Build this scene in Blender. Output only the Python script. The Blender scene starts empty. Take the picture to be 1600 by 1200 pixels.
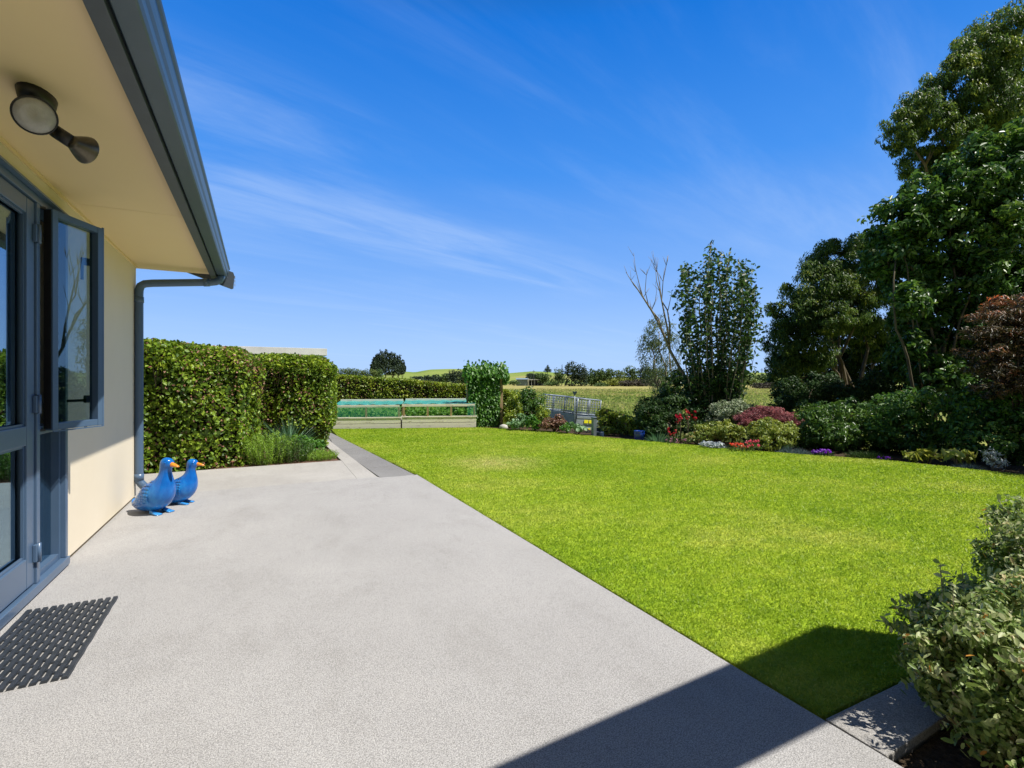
import bpy, bmesh, math, random
import numpy as np
from mathutils import Vector, Matrix
from mathutils.bvhtree import BVHTree
random.seed(7)
RNG = np.random.default_rng(11)
SC = bpy.context.scene
COL = SC.collection
TH = math.atan(0.5); ST, CT = math.sin(TH), math.cos(TH)
FPX, CX, HY, CAMZ = 790.0, 800.0, 597.0, 1.25

def pix(u, v, d):
    """world point seen at source pixel (u, v) at depth d (used only to measure positions)"""
    r = (u - CX) / FPX * d
    return np.array([ST*d + CT*r, CT*d - ST*r, CAMZ + (HY - v) / FPX * d])
def gnd(u, v, z=0.0):
    d = (CAMZ - z) * FPX / (v - HY)
    return pix(u, v, d)
def at(u, d, z):
    p = pix(u, HY, d); p[2] = z; return p
def sst(a, b, x):
    t = np.clip((np.asarray(x, float) - a) / (b - a), 0, 1); return t*t*(3-2*t)

# lawn outline (world metres)
FAR = [(1.66, 12.1), (1.75, 14.25), (5.4, 12.95), (5.96, 12.14), (6.61, 11.22), (6.85, 10.38), (7.05, 9.31), (7.32, 8.61), (7.63, 7.69), (7.77, 7.38), (8.08, 6.38),
       (8.46, 5.59), (9.0, 4.64), (9.17, 3.84), (9.28, 3.03), (9.4, 1.18)]
LAWN = [(1.918, 1.195), (1.924, 3.0), (1.942, 6.70)] + FAR

def seg_dist(px, py, poly):
    best = np.full(np.shape(px), 1e9)
    for (ax, ay), (bx, by) in zip(poly[:-1], poly[1:]):
        dx, dy = bx-ax, by-ay
        t = np.clip(((px-ax)*dx + (py-ay)*dy) / (dx*dx+dy*dy), 0, 1)
        best = np.minimum(best, np.hypot(px-ax-t*dx, py-ay-t*dy))
    return best
def inside(px, py, poly):
    r = np.zeros(np.shape(px), bool); n = len(poly)
    for i in range(n):
        ax, ay = poly[i]; bx, by = poly[(i+1) % n]
        c = ((ay > py) != (by > py)) & (px < (bx-ax)*(py-ay)/((by-ay) if by != ay else 1e-9) + ax)
        r ^= c
    return r
def crest(u):
    xs = [-400, 560, 596, 612, 626, 648, 672, 700, 732, 765, 794, 830, 852, 900, 960, 1040, 1130, 1165, 1230, 1400, 2200]
    vs = [586, 588, 586, 579.7, 579, 580.6, 575.8, 574.6, 574.6, 577, 581.6, 578.4, 579, 585, 589, 589, 585, 583, 585, 588, 588]
    return np.interp(u, xs, vs)
GUARD = LAWN + []
def terrain_z(x, y):
    x = np.asarray(x, float); y = np.asarray(y, float)
    fwd = ST*x + CT*y; rt = CT*x - ST*y
    t = np.where(fwd > 0.5, rt / np.maximum(fwd, 0.5), np.where(rt > 0, 3, -3))
    r = np.hypot(x, y)
    out = np.where(inside(x, y, LAWN), 0, seg_dist(x, y, FAR[1:]))
    out = np.where((x < 1.9) & (y < 13), 0, out)
    s = np.maximum(sst(0.9, 7.5, out) * sst(-0.12, 0.05, t) * (fwd > 1), sst(24, 55, r))
    s = np.where((x < 2) & (y < 6), sst(24, 55, r), s)
    z = -0.09 - 1.0 * s
    u = CX + FPX * np.clip(t, -2.2, 2.2)
    zc = CAMZ + (HY - crest(u)) / FPX * 560 * np.sqrt(1 + np.clip(t, -2.2, 2.2)**2)*0.9
    hill = (zc + 1.1) * sst(345, 560, r) * (1 - 0.6*sst(700, 2500, r))
    return z + np.where(r > 340, hill, 0)
def tz(x, y): return float(terrain_z(np.array([x]), np.array([y]))[0])

# ------------------------------------------------------------------ objects
def tag(o, label=None, cat=None, group=None, kind=None):
    if label: o['label'] = label
    if cat: o['category'] = cat
    if group: o['group'] = group
    if kind: o['kind'] = kind
    return o
def empty(name, loc, label, cat, group=None, rz=0.0):
    o = bpy.data.objects.new(name, None); COL.objects.link(o)
    o.empty_display_size = 0.1
    o.location = tuple(float(c) for c in loc); o.rotation_euler = (0, 0, rz)
    return tag(o, label, cat, group)
def link(name, me, mat, parent=None):
    o = bpy.data.objects.new(name, me); COL.objects.link(o)
    if mat is not None: me.materials.append(mat)
    if parent is not None: o.parent = parent
    return o
def copy_tree(o, parent=None):
    c = o.copy(); COL.objects.link(c)
    if parent is not None: c.parent = parent
    for ch in list(o.children): copy_tree(ch, c)
    return c

class MB:
    def __init__(s): s.v, s.f, s.sm = [], [], []
    def add(s, vs, fs, smooth=False):
        b = len(s.v); s.v += [tuple(float(q) for q in p) for p in vs]
        s.f += [tuple(b+i for i in f) for f in fs]; s.sm += [smooth]*len(fs); return s
    def box(s, x0, x1, y0, y1, z0, z1, M=None, bev=0.0):
        if bev > 0:
            bm = bmesh.new(); bmesh.ops.create_cube(bm, size=1)
            for v in bm.verts:
                v.co = Vector(((x0+x1)/2+v.co.x*(x1-x0), (y0+y1)/2+v.co.y*(y1-y0), (z0+z1)/2+v.co.z*(z1-z0)))
            bmesh.ops.bevel(bm, geom=bm.edges[:], offset=bev, segments=2, affect='EDGES', profile=0.6)
            vs = [v.co.copy() for v in bm.verts]; bm.verts.index_update()
            fs = [tuple(v.index for v in f.verts) for f in bm.faces]; bm.free()
        else:
            vs = [Vector(p) for p in ((x0,y0,z0),(x1,y0,z0),(x1,y1,z0),(x0,y1,z0),(x0,y0,z1),(x1,y0,z1),(x1,y1,z1),(x0,y1,z1))]
            fs = [(0,3,2,1),(4,5,6,7),(0,1,5,4),(1,2,6,5),(2,3,7,6),(3,0,4,7)]
        if M is not None: vs = [M @ v for v in vs]
        return s.add(vs, fs)
    def tube(s, pts, rad, n=8, cap=True, smooth=True, sq=False):
        pts = [Vector(tuple(float(c) for c in p)) for p in pts]
        if not hasattr(rad, '__len__'): rad = [rad]*len(pts)
        vs, fs = [], []; prev = None
        for i, p in enumerate(pts):
            t = (pts[min(i+1, len(pts)-1)] - pts[max(i-1, 0)])
            t = t.normalized() if t.length > 1e-9 else Vector((0,0,1))
            if prev is None:
                a = Vector((1,0,0)) if abs(t.x) < 0.8 else Vector((0,1,0))
                prev = (a - t*a.dot(t)).normalized()
            else:
                q = prev - t*prev.dot(t)
                prev = q.normalized() if q.length > 1e-6 else prev
            b = t.cross(prev)
            for k in range(n):
                an = 2*math.pi*(k+0.5)/n
                vs.append(p + (prev*math.cos(an) + b*math.sin(an))*rad[i])
        for i in range(len(pts)-1):
            for k in range(n):
                fs.append((i*n+k, i*n+(k+1) % n, (i+1)*n+(k+1) % n, (i+1)*n+k))
        if cap: fs += [tuple(range(n-1, -1, -1)), tuple((len(pts)-1)*n+k for k in range(n))]
        return s.add(vs, fs, smooth)
    def rings(s, rings, closed_ends=True, smooth=True, loop=True):
        n = len(rings[0]); vs = [p for r in rings for p in r]; fs = []
        for i in range(len(rings)-1):
            for k in range(n if loop else n-1):
                fs.append((i*n+k, i*n+(k+1) % n, (i+1)*n+(k+1) % n, (i+1)*n+k))
        if closed_ends: fs += [tuple(range(n-1, -1, -1)), tuple((len(rings)-1)*n+k for k in range(n))]
        return s.add(vs, fs, smooth)
    def lathe(s, prof, c=(0,0,0), n=24, M=None):
        rs = []
        for r, z in prof:
            ring = [Vector((c[0]+r*math.cos(2*math.pi*k/n), c[1]+r*math.sin(2*math.pi*k/n), c[2]+z)) for k in range(n)]
            if M is not None: ring = [M @ p for p in ring]
            rs.append(ring)
        return s.rings(rs)
    def prism(s, poly, z0, z1):
        n = len(poly)
        vs = [(x,y,z0) for x,y in poly] + [(x,y,z1) for x,y in poly]
        fs = [tuple(range(n-1,-1,-1)), tuple(range(n,2*n))] + [(k,(k+1)%n,n+(k+1)%n,n+k) for k in range(n)]
        return s.add(vs, fs)
    def prof_y(s, prof, y0, y1, closed=True):
        n = len(prof)
        vs = [(x,y0,z) for x,z in prof] + [(x,y1,z) for x,z in prof]
        fs = [(k,(k+1)%n,n+(k+1)%n,n+k) for k in range(n if closed else n-1)]
        if closed: fs += [tuple(range(n-1,-1,-1)), tuple(range(n,2*n))]
        return s.add(vs, fs)
    def mesh(s, name):
        me = bpy.data.meshes.new(name); me.from_pydata(s.v, [], s.f)
        me.polygons.foreach_set('use_smooth', s.sm)
        bm = bmesh.new(); bm.from_mesh(me); bmesh.ops.recalc_face_normals(bm, faces=bm.faces[:]); bm.to_mesh(me); bm.free()
        me.update(); return me
    def build(s, name, mat, parent=None): return link(name, s.mesh(name), mat, parent)

# ------------------------------------------------------------------ materials
def nm(name):
    m = bpy.data.materials.new(name); m.use_nodes = True
    nt = m.node_tree; b = nt.nodes['Principled BSDF']; return m, nt, b
def noise_node(nt, scale, detail=4, rough=0.55, coord='Object', vec=None, sc3=None):
    tc = nt.nodes.new('ShaderNodeTexCoord'); src = tc.outputs[coord] if vec is None else vec
    if sc3:
        mp = nt.nodes.new('ShaderNodeMapping'); mp.inputs['Scale'].default_value = sc3
        nt.links.new(src, mp.inputs['Vector']); src = mp.outputs[0]
    n = nt.nodes.new('ShaderNodeTexNoise'); n.inputs['Scale'].default_value = scale
    n.inputs['Detail'].default_value = detail; n.inputs['Roughness'].default_value = rough
    nt.links.new(src, n.inputs['Vector']); return n
def ramp(nt, fac, stops):
    r = nt.nodes.new('ShaderNodeValToRGB'); e = r.color_ramp.elements
    while len(e) < len(stops): e.new(0.5)
    for el, (p, c) in zip(e, stops):
        el.position = p; el.color = (*c, 1) if len(c) == 3 else c
    nt.links.new(fac, r.inputs['Fac']); return r
def mixc(nt, a, b, fac, mode='MIX'):
    m = nt.nodes.new('ShaderNodeMix'); m.data_type = 'RGBA'; m.blend_type = mode
    for sock, val in ((m.inputs[0], fac), (m.inputs[6], a), (m.inputs[7], b)):
        if hasattr(val, 'is_linked') or isinstance(val, bpy.types.NodeSocket): nt.links.new(val, sock)
        elif isinstance(val, (int, float)): sock.default_value = val
        else: sock.default_value = (*val, 1)
    return m.outputs[2]
def bump(nt, b, h, strength, dist=0.01):
    bp = nt.nodes.new('ShaderNodeBump'); bp.inputs['Strength'].default_value = strength
    bp.inputs['Distance'].default_value = dist
    nt.links.new(h, bp.inputs['Height']); nt.links.new(bp.outputs[0], b.inputs['Normal'])
def paint(name, c, c2=None, rough=0.5, scale=3, bs=0, bscale=60, metal=0, coat=0, spec=0.5, contrast=(0.35, 0.65), coord='Object', sc3=None, bdist=0.003):
    m, nt, b = nm(name)
    c2 = c2 or tuple(q*0.8 for q in c)
    n = noise_node(nt, scale, 5, 0.6, coord, sc3=sc3)
    r = ramp(nt, n.outputs['Fac'], [(contrast[0], c2), (contrast[1], c)])
    nt.links.new(r.outputs[0], b.inputs['Base Color'])
    b.inputs['Roughness'].default_value = rough; b.inputs['Metallic'].default_value = metal
    b.inputs['Coat Weight'].default_value = coat; b.inputs['Specular IOR Level'].default_value = spec
    if bs:
        n2 = noise_node(nt, bscale, 4, 0.6, coord, sc3=sc3); bump(nt, b, n2.outputs['Fac'], bs, bdist)
    return m
def leafmat(name, cols, rough=0.42, trans=0.3, spec=0.5, tcol=None):
    """leaf colour picked by each leaf's own random number"""
    m, nt, b = nm(name)
    at_ = nt.nodes.new('ShaderNodeAttribute'); at_.attribute_name = 'rnd'
    k = len(cols); stops = [(i/(k-1)*0.98+0.01, c) for i, c in enumerate(cols)]
    r = ramp(nt, at_.outputs['Fac'], stops)
    nt.links.new(r.outputs[0], b.inputs['Base Color'])
    b.inputs['Roughness'].default_value = rough; b.inputs['Specular IOR Level'].default_value = spec
    tr = nt.nodes.new('ShaderNodeBsdfTranslucent')
    hs = nt.nodes.new('ShaderNodeHueSaturation'); hs.inputs['Value'].default_value = 1.7; hs.inputs['Hue'].default_value = 0.485
    nt.links.new(r.outputs[0], hs.inputs['Color']); nt.links.new(hs.outputs[0], tr.inputs['Color'])
    mx = nt.nodes.new('ShaderNodeMixShader'); mx.inputs[0].default_value = trans
    out = nt.nodes['Material Output']
    nt.links.new(b.outputs[0], mx.inputs[1]); nt.links.new(tr.outputs[0], mx.inputs[2]); nt.links.new(mx.outputs[0], out.inputs[0])
    return m

M = {}
# concrete, exposed aggregate
def concrete(name, base, dark, speck=1.0, blotch=0.12, cracks=False):
    m, nt, b = nm(name)
    big = noise_node(nt, 0.8, 6, 0.62); r1 = ramp(nt, big.outputs['Fac'], [(0.36, dark), (0.62, base)])
    fine = noise_node(nt, 230, 3, 0.8); r2 = ramp(nt, fine.outputs['Fac'], [(0.38, (0.50,)*3), (0.5, (0.98,)*3), (0.62, (1.5,)*3)])
    c = mixc(nt, r1.outputs[0], r2.outputs[0], 0.95*speck, 'MULTIPLY')
    tc = nt.nodes.new('ShaderNodeTexCoord')
    vo = nt.nodes.new('ShaderNodeTexVoronoi'); vo.inputs['Scale'].default_value = 150
    nt.links.new(tc.outputs['Object'], vo.inputs['Vector'])
    r3 = ramp(nt, vo.outputs['Distance'], [(0.1, (1.12,)*3), (0.5, (0.95,)*3), (0.75, (0.72,)*3)])
    c = mixc(nt, c, r3.outputs[0], 0.7*speck, 'MULTIPLY')
    st = noise_node(nt, 2.6, 8, 0.75, sc3=(1, 0.6, 1)); r4 = ramp(nt, st.outputs['Fac'], [(0.34, (0.90, 0.895, 0.885)), (0.5, (1, 1, 1)), (0.68, (1.04, 1.035, 1.03))])
    c = mixc(nt, c, r4.outputs[0], 0.9, 'MULTIPLY')
    nt.links.new(c, b.inputs['Base Color']); b.inputs['Roughness'].default_value = 0.85
    b.inputs['Specular IOR Level'].default_value = 0.25
    bump(nt, b, fine.outputs['Fac'], 0.5*speck, 0.004)
    return m
M['patio'] = concrete('patio_concrete', (0.385, 0.375, 0.362), (0.355, 0.345, 0.333))
M['strip'] = concrete('smooth_concrete', (0.41, 0.392, 0.365), (0.36, 0.343, 0.318), 0.6)
M['path'] = concrete('path_concrete', (0.245, 0.24, 0.232), (0.205, 0.20, 0.195), 0.7)
M['paver'] = concrete('paver_concrete', (0.36, 0.34, 0.32), (0.29, 0.28, 0.26), 0.9)
M['wall'] = paint('cream_plaster', (0.80, 0.70, 0.53), (0.77, 0.67, 0.50), 0.85, 1.5, 0.35, 130, spec=0.2)
M['soffit'] = paint('cream_soffit', (0.86, 0.68, 0.39), (0.84, 0.66, 0.375), 0.7, 1.1, 0.08, 60, spec=0.2)
M['footing'] = paint('footing_concrete', (0.33, 0.26, 0.16), (0.24, 0.19, 0.12), 0.9, 9, spec=0.2)
M['joinery'] = paint('blue_grey_joinery', (0.078, 0.130, 0.210), (0.072, 0.122, 0.198), 0.32, 4, spec=0.5)
M['gutter'] = paint('gutter_steel', (0.060, 0.095, 0.13), (0.05, 0.085, 0.115), 0.36, 5, 0.04, 12, coat=0.0)
M['fascia'] = paint('fascia_paint', (0.07, 0.085, 0.105), (0.06, 0.075, 0.09), 0.45, 8)
M['roof'] = paint('roof_steel', (0.05, 0.07, 0.08), None, 0.4, 3)
M['black'] = paint('black_plastic', (0.02, 0.02, 0.02), (0.014, 0.014, 0.014), 0.45, 12)
M['rubber'] = paint('mat_rubber', (0.035, 0.04, 0.048), (0.022, 0.026, 0.03), 0.5, 25, 0.3, 90)
M['galv'] = paint('galvanised_steel', (0.34, 0.39, 0.44), (0.24, 0.28, 0.33), 0.45, 14, metal=0.35)
M['steelblue'] = paint('dull_steel_panel', (0.22, 0.27, 0.30), (0.16, 0.20, 0.22), 0.45, 6, metal=0.4)
M['tyre'] = paint('tyre_rubber', (0.018, 0.018, 0.018), None, 0.8, 20)
M['yellow'] = paint('yellow_reflector', (0.85, 0.80, 0.02), (0.75, 0.68, 0.02), 0.35, 40)
M['timber'] = paint('weathered_timber', (0.82, 0.76, 0.67), (0.30, 0.24, 0.17), 0.8, 5, 0.4, 30, contrast=(0.33, 0.42), sc3=(0.7, 3, 5), spec=0.2)
M['postwood'] = paint('post_timber', (0.42, 0.31, 0.17), (0.30, 0.21, 0.11), 0.8, 8, 0.4, 30, sc3=(4, 4, 0.6), spec=0.2)
M['white'] = paint('white_paint', (0.80, 0.80, 0.78), None, 0.5, 3)
M['bark'] = paint('tree_bark', (0.20, 0.16, 0.11), (0.10, 0.08, 0.055), 0.85, 9, 0.6, 30, sc3=(1, 1, 0.3), spec=0.2)
M['palebark'] = paint('pale_bark', (0.33, 0.29, 0.22), (0.20, 0.17, 0.12), 0.8, 9, 0.5, 30, sc3=(1, 1, 0.3), spec=0.2)
M['dimbark'] = paint('olive_bark', (0.17, 0.145, 0.095), (0.10, 0.085, 0.055), 0.85, 9, 0.5, 30, sc3=(1, 1, 0.3), spec=0.15)
M['twig'] = paint('hedge_twigs', (0.11, 0.075, 0.05), (0.05, 0.035, 0.025), 0.9, 8, spec=0.15)
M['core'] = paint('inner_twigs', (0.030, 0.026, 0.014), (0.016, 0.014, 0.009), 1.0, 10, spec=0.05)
M['pot'] = paint('blue_pot_glaze', (0.012, 0.06, 0.36), (0.008, 0.04, 0.26), 0.2, 5, coat=0.6)
M['navypot'] = paint('navy_plastic', (0.03, 0.06, 0.11), None, 0.4, 5)
M['stone'] = paint('pale_stone', (0.6, 0.58, 0.54), (0.42, 0.4, 0.37), 0.8, 8, 0.3, 30)
M['beak'] = paint('orange_beak', (0.85, 0.30, 0.02), (0.72, 0.22, 0.015), 0.25, 20, coat=0.5)
M['curtain'] = paint('room_curtain', (0.30, 0.27, 0.23), None, 0.9, 5)
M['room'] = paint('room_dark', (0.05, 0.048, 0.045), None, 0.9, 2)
M['hutwood'] = paint('hut_boards', (0.06, 0.07, 0.09), None, 0.8, 2)
M['shedblue'] = paint('farm_shed_cladding', (0.22, 0.29, 0.34), None, 0.6, 0.5)

# duck glaze
def duckmat():
    m, nt, b = nm('blue_ceramic_glaze')
    n = noise_node(nt, 9, 5, 0.6, sc3=(1, 1, 0.45)); r = ramp(nt, n.outputs['Fac'], [(0.3, (0.004, 0.08, 0.34)), (0.52, (0.006, 0.14, 0.48)), (0.72, (0.03, 0.25, 0.60))])
    nt.links.new(r.outputs[0], b.inputs['Base Color']); b.inputs['Roughness'].default_value = 0.22
    b.inputs['Coat Weight'].default_value = 0.35; b.inputs['Coat Roughness'].default_value = 0.06; b.inputs['Specular IOR Level'].default_value = 0.35
    n2 = noise_node(nt, 45, 3); bump(nt, b, n2.outputs['Fac'], 0.12, 0.004); return m
M['duck'] = duckmat()
M['duckfoot'] = paint('pale_blue_glaze', (0.05, 0.27, 0.60), (0.02, 0.20, 0.54), 0.25, 30, coat=0.6)

# glass
def glassmat(name, tint, refl):
    m = bpy.data.materials.new(name); m.use_nodes = True; nt = m.node_tree; nt.nodes.clear()
    out = nt.nodes.new('ShaderNodeOutputMaterial'); tr = nt.nodes.new('ShaderNodeBsdfTransparent'); tr.inputs[0].default_value = (*tint, 1)
    gl = nt.nodes.new('ShaderNodeBsdfGlossy'); gl.inputs['Roughness'].default_value = 0.0; gl.inputs['Color'].default_value = (0.62, 0.84, 1, 1)
    fr = nt.nodes.new('ShaderNodeFresnel'); fr.inputs[0].default_value = 1.52
    gb = nt.nodes.new('ShaderNodeNewGeometry'); im = nt.nodes.new('ShaderNodeMath'); im.operation = 'MULTIPLY_ADD'; im.inputs[1].default_value = 1/1.52-1.52; im.inputs[2].default_value = 1.52
    nt.links.new(gb.outputs['Backfacing'], im.inputs[0]); nt.links.new(im.outputs[0], fr.inputs[0])
    ma = nt.nodes.new('ShaderNodeMath'); ma.operation = 'MULTIPLY_ADD'; ma.inputs[1].default_value = 1.0; ma.inputs[2].default_value = refl
    ma.use_clamp = True
    mx = nt.nodes.new('ShaderNodeMixShader')
    nt.links.new(fr.outputs[0], ma.inputs[0]); nt.links.new(ma.outputs[0], mx.inputs[0])
    nt.links.new(tr.outputs[0], mx.inputs[1]); nt.links.new(gl.outputs[0], mx.inputs[2]); nt.links.new(mx.outputs[0], out.inputs[0])
    return m
M['glass'] = glassmat('window_glass', (0.50, 0.56, 0.56), 0.22)
M['sashglass'] = glassmat('sash_glass', (0.62, 0.70, 0.70), 0.07)
def netmat(name, col, alpha):
    m, nt, b = nm(name); b.inputs['Base Color'].default_value = (*col, 1); b.inputs['Roughness'].default_value = 0.7
    tr = nt.nodes.new('ShaderNodeBsdfTransparent'); mx = nt.nodes.new('ShaderNodeMixShader')
    n = noise_node(nt, 3, 3); r = ramp(nt, n.outputs['Fac'], [(0.3, (alpha*0.85,)*3), (0.7, (min(1, alpha*1.15),)*3)])
    nt.links.new(r.outputs[0], mx.inputs[0]); nt.links.new(tr.outputs[0], mx.inputs[1]); nt.links.new(b.outputs[0], mx.inputs[2])
    nt.links.new(mx.outputs[0], nt.nodes['Material Output'].inputs[0]); return m
M['net'] = netmat('cyan_net', (0.08, 0.50, 0.46), 0.50)
M['netside'] = netmat('teal_net', (0.04, 0.45, 0.36), 0.24)
M['lens'] = paint('lamp_lens', (0.42, 0.41, 0.38), (0.34, 0.33, 0.30), 0.3, 30, 0.4, 160, coat=0.3)
M['lampcan'] = paint('lamp_can', (0.16, 0.14, 0.10), (0.09, 0.08, 0.06), 0.35, 20, metal=0.6)

# grass
def grassmat(name, blades):
    m, nt, b = nm(name)
    geo = nt.nodes.new('ShaderNodeNewGeometry')
    n1 = noise_node(nt, 0.55, 6, 0.65, vec=geo.outputs['Position'])
    r1 = ramp(nt, n1.outputs['Fac'], [(0.30, (0.27, 0.41, 0.022)), (0.50, (0.355, 0.475, 0.034)), (0.72, (0.50, 0.55, 0.095))])
    n2 = noise_node(nt, 5.5, 5, 0.7, vec=geo.outputs['Position'], sc3=(0.6, 1.6, 1))
    r2 = ramp(nt, n2.outputs['Fac'], [(0.3, (0.72, 0.80, 0.7)), (0.5, (1, 1, 1)), (0.7, (1.25, 1.14, 1.3))])
    c = mixc(nt, r1.outputs[0], r2.outputs[0], 0.85, 'MULTIPLY')
    # a worn dry patch
    vm = nt.nodes.new('ShaderNodeVectorMath'); vm.operation = 'DISTANCE'; vm.inputs[1].default_value = (3.35, 7.25, 0)
    mpp = nt.nodes.new('ShaderNodeMapping'); mpp.inputs['Scale'].default_value = (1, 1, 0)
    nt.links.new(geo.outputs['Position'], mpp.inputs[0]); nt.links.new(mpp.outputs[0], vm.inputs[0])
    r3 = ramp(nt, vm.outputs['Value'], [(0.0, (1,)*3), (1.0, (0,)*3)])
    mm = nt.nodes.new('ShaderNodeMath'); mm.operation = 'MULTIPLY'
    nt.links.new(r3.outputs[0], mm.inputs[0]); r4 = ramp(nt, n2.outputs['Fac'], [(0.35, (0.2,)*3), (0.6, (1.0,)*3)])
    nt.links.new(r4.outputs[0], mm.inputs[1])
    c = mixc(nt, c, (0.60, 0.56, 0.22), mm.outputs[0])
    if blades:
        a = nt.nodes.new('ShaderNodeAttribute'); a.attribute_name = 'rnd'
        r5 = ramp(nt, a.outputs['Fac'], [(0.0, (0.72, 0.80, 0.7)), (0.5, (1, 1, 1)), (0.9, (1.2, 1.12, 1.3)), (1.0, (1.5, 1.3, 2.0))])
        c = mixc(nt, c, r5.outputs[0], 1.0, 'MULTIPLY')
        tr = nt.nodes.new('ShaderNodeBsdfTranslucent'); nt.links.new(c, tr.inputs[0])
        mx = nt.nodes.new('ShaderNodeMixShader'); mx.inputs[0].default_value = 0.5
        nt.links.new(b.outputs[0], mx.inputs[1]); nt.links.new(tr.outputs[0], mx.inputs[2])
        nt.links.new(mx.outputs[0], nt.nodes['Material Output'].inputs[0])
        b.inputs['Roughness'].default_value = 0.5; b.inputs['Specular IOR Level'].default_value = 0.3
    else:
        n3 = noise_node(nt, 60, 4, 0.7, vec=geo.outputs['Position']); r6 = ramp(nt, n3.outputs['Fac'], [(0.35, (0.6, 0.65, 0.55)), (0.6, (1.05, 1.05, 1))])
        c = mixc(nt, c, r6.outputs[0], 0.9, 'MULTIPLY'); b.inputs['Roughness'].default_value = 0.95; b.inputs['Specular IOR Level'].default_value = 0.1
        bump(nt, b, n3.outputs['Fac'], 0.8, 0.02)
    nt.links.new(c, b.inputs['Base Color'])
    return m
M['lawn'] = grassmat('lawn_ground', False); M['blade'] = grassmat('grass_blades', True)

def soilmat(name, a, c):
    m, nt, b = nm(name)
    n = noise_node(nt, 40, 5, 0.75); r = ramp(nt, n.outputs['Fac'], [(0.35, a), (0.6, c), (0.72, tuple(q*1.6 for q in c))])
    nt.links.new(r.outputs[0], b.inputs['Base Color']); b.inputs['Roughness'].default_value = 1; b.inputs['Specular IOR Level'].default_value = 0.1
    bump(nt, b, n.outputs['Fac'], 1.0, 0.03); return m
M['soil'] = soilmat('garden_soil', (0.035, 0.024, 0.016), (0.10, 0.07, 0.045))
M['mulch'] = soilmat('bark_mulch', (0.07, 0.04, 0.028), (0.22, 0.13, 0.09))

def terrainmat():
    m, nt, b = nm('field_grass')
    geo = nt.nodes.new('ShaderNodeNewGeometry')
    n1 = noise_node(nt, 0.06, 6, 0.6, vec=geo.outputs['Position'], sc3=(1, 1, 0))
    r1 = ramp(nt, n1.outputs['Fac'], [(0.38, (0.13, 0.175, 0.045)), (0.5, (0.20, 0.225, 0.06)), (0.62, (0.31, 0.28, 0.10))])
    n2 = noise_node(nt, 0.7, 6, 0.75, vec=geo.outputs['Position'], sc3=(1, 1, 0))
    r2 = ramp(nt, n2.outputs['Fac'], [(0.36, (0.5, 0.58, 0.5)), (0.5, (1, 1, 1)), (0.64, (1.4, 1.28, 1.2))])
    c = mixc(nt, r1.outputs[0], r2.outputs[0], 0.8, 'MULTIPLY')
    vl = nt.nodes.new('ShaderNodeVectorMath'); vl.operation = 'LENGTH'; nt.links.new(geo.outputs['Position'], vl.inputs[0])
    mr = nt.nodes.new('ShaderNodeMapRange'); mr.inputs['From Min'].default_value = 60; mr.inputs['From Max'].default_value = 150
    nt.links.new(vl.outputs['Value'], mr.inputs[0])
    n3 = noise_node(nt, 0.03, 5, 0.7, vec=geo.outputs['Position'], sc3=(1, 1, 0))
    r3 = ramp(nt, n3.outputs['Fac'], [(0.35, (0.25, 0.24, 0.075)), (0.6, (0.36, 0.32, 0.12))])
    c = mixc(nt, c, r3.outputs[0], mr.outputs[0])
    mr2 = nt.nodes.new('ShaderNodeMapRange'); mr2.inputs['From Min'].default_value = 355; mr2.inputs['From Max'].default_value = 400
    nt.links.new(vl.outputs['Value'], mr2.inputs[0])
    n4 = noise_node(nt, 0.012, 6, 0.6, vec=geo.outputs['Position'], sc3=(1, 1, 0))
    r4 = ramp(nt, n4.outputs['Fac'], [(0.40, (0.16, 0.23, 0.05)), (0.56, (0.24, 0.29, 0.075)), (0.66, (0.33, 0.27, 0.13))])
    c = mixc(nt, c, r4.outputs[0], mr2.outputs[0])
    nt.links.new(c, b.inputs['Base Color']); b.inputs['Roughness'].default_value = 1; b.inputs['Specular IOR Level'].default_value = 0.05
    bump(nt, b, n2.outputs['Fac'], 0.6, 0.3)
    return m
M['field'] = terrainmat()

# leaf materials
L = {}
L['hedge'] = leafmat('hedge_leaf', [(0.04, 0.085, 0.012), (0.085, 0.155, 0.014), (0.15, 0.245, 0.018), (0.24, 0.35, 0.026), (0.36, 0.46, 0.045)], 0.45, 0.26, 0.4)
L['hedgeb'] = leafmat('hedge_leaf_small', [(0.06, 0.12, 0.012), (0.13, 0.21, 0.018), (0.21, 0.30, 0.024), (0.30, 0.38, 0.035), (0.42, 0.45, 0.055)], 0.42, 0.25)
L['hedgebrown'] = leafmat('dry_leaf', [(0.18, 0.075, 0.045), (0.34, 0.17, 0.11), (0.25, 0.10, 0.06), (0.42, 0.26, 0.18)], 0.6, 0.1)
L['gum'] = leafmat('narrow_leaf', [(0.024, 0.060, 0.014), (0.045, 0.10, 0.020), (0.075, 0.145, 0.024), (0.13, 0.20, 0.032), (0.28, 0.33, 0.045)], 0.46, 0.36, 0.4)
L['broad'] = leafmat('broad_glossy_leaf', [(0.018, 0.060, 0.012), (0.034, 0.10, 0.016), (0.055, 0.145, 0.020), (0.09, 0.19, 0.026), (0.17, 0.27, 0.035)], 0.42, 0.26, 0.45)
L['poplar'] = leafmat('upright_tree_leaf', [(0.016, 0.05, 0.014), (0.03, 0.08, 0.018), (0.05, 0.115, 0.025), (0.09, 0.17, 0.035)], 0.44, 0.28, 0.4)
L['dark'] = leafmat('dark_evergreen_leaf', [(0.013, 0.038, 0.010), (0.024, 0.062, 0.014), (0.04, 0.09, 0.018), (0.07, 0.13, 0.024)], 0.5, 0.14, 0.22)
L['rhodo'] = leafmat('shrub_leaf', [(0.03, 0.08, 0.014), (0.05, 0.125, 0.018), (0.085, 0.18, 0.024), (0.13, 0.24, 0.03)], 0.4, 0.25)
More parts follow.
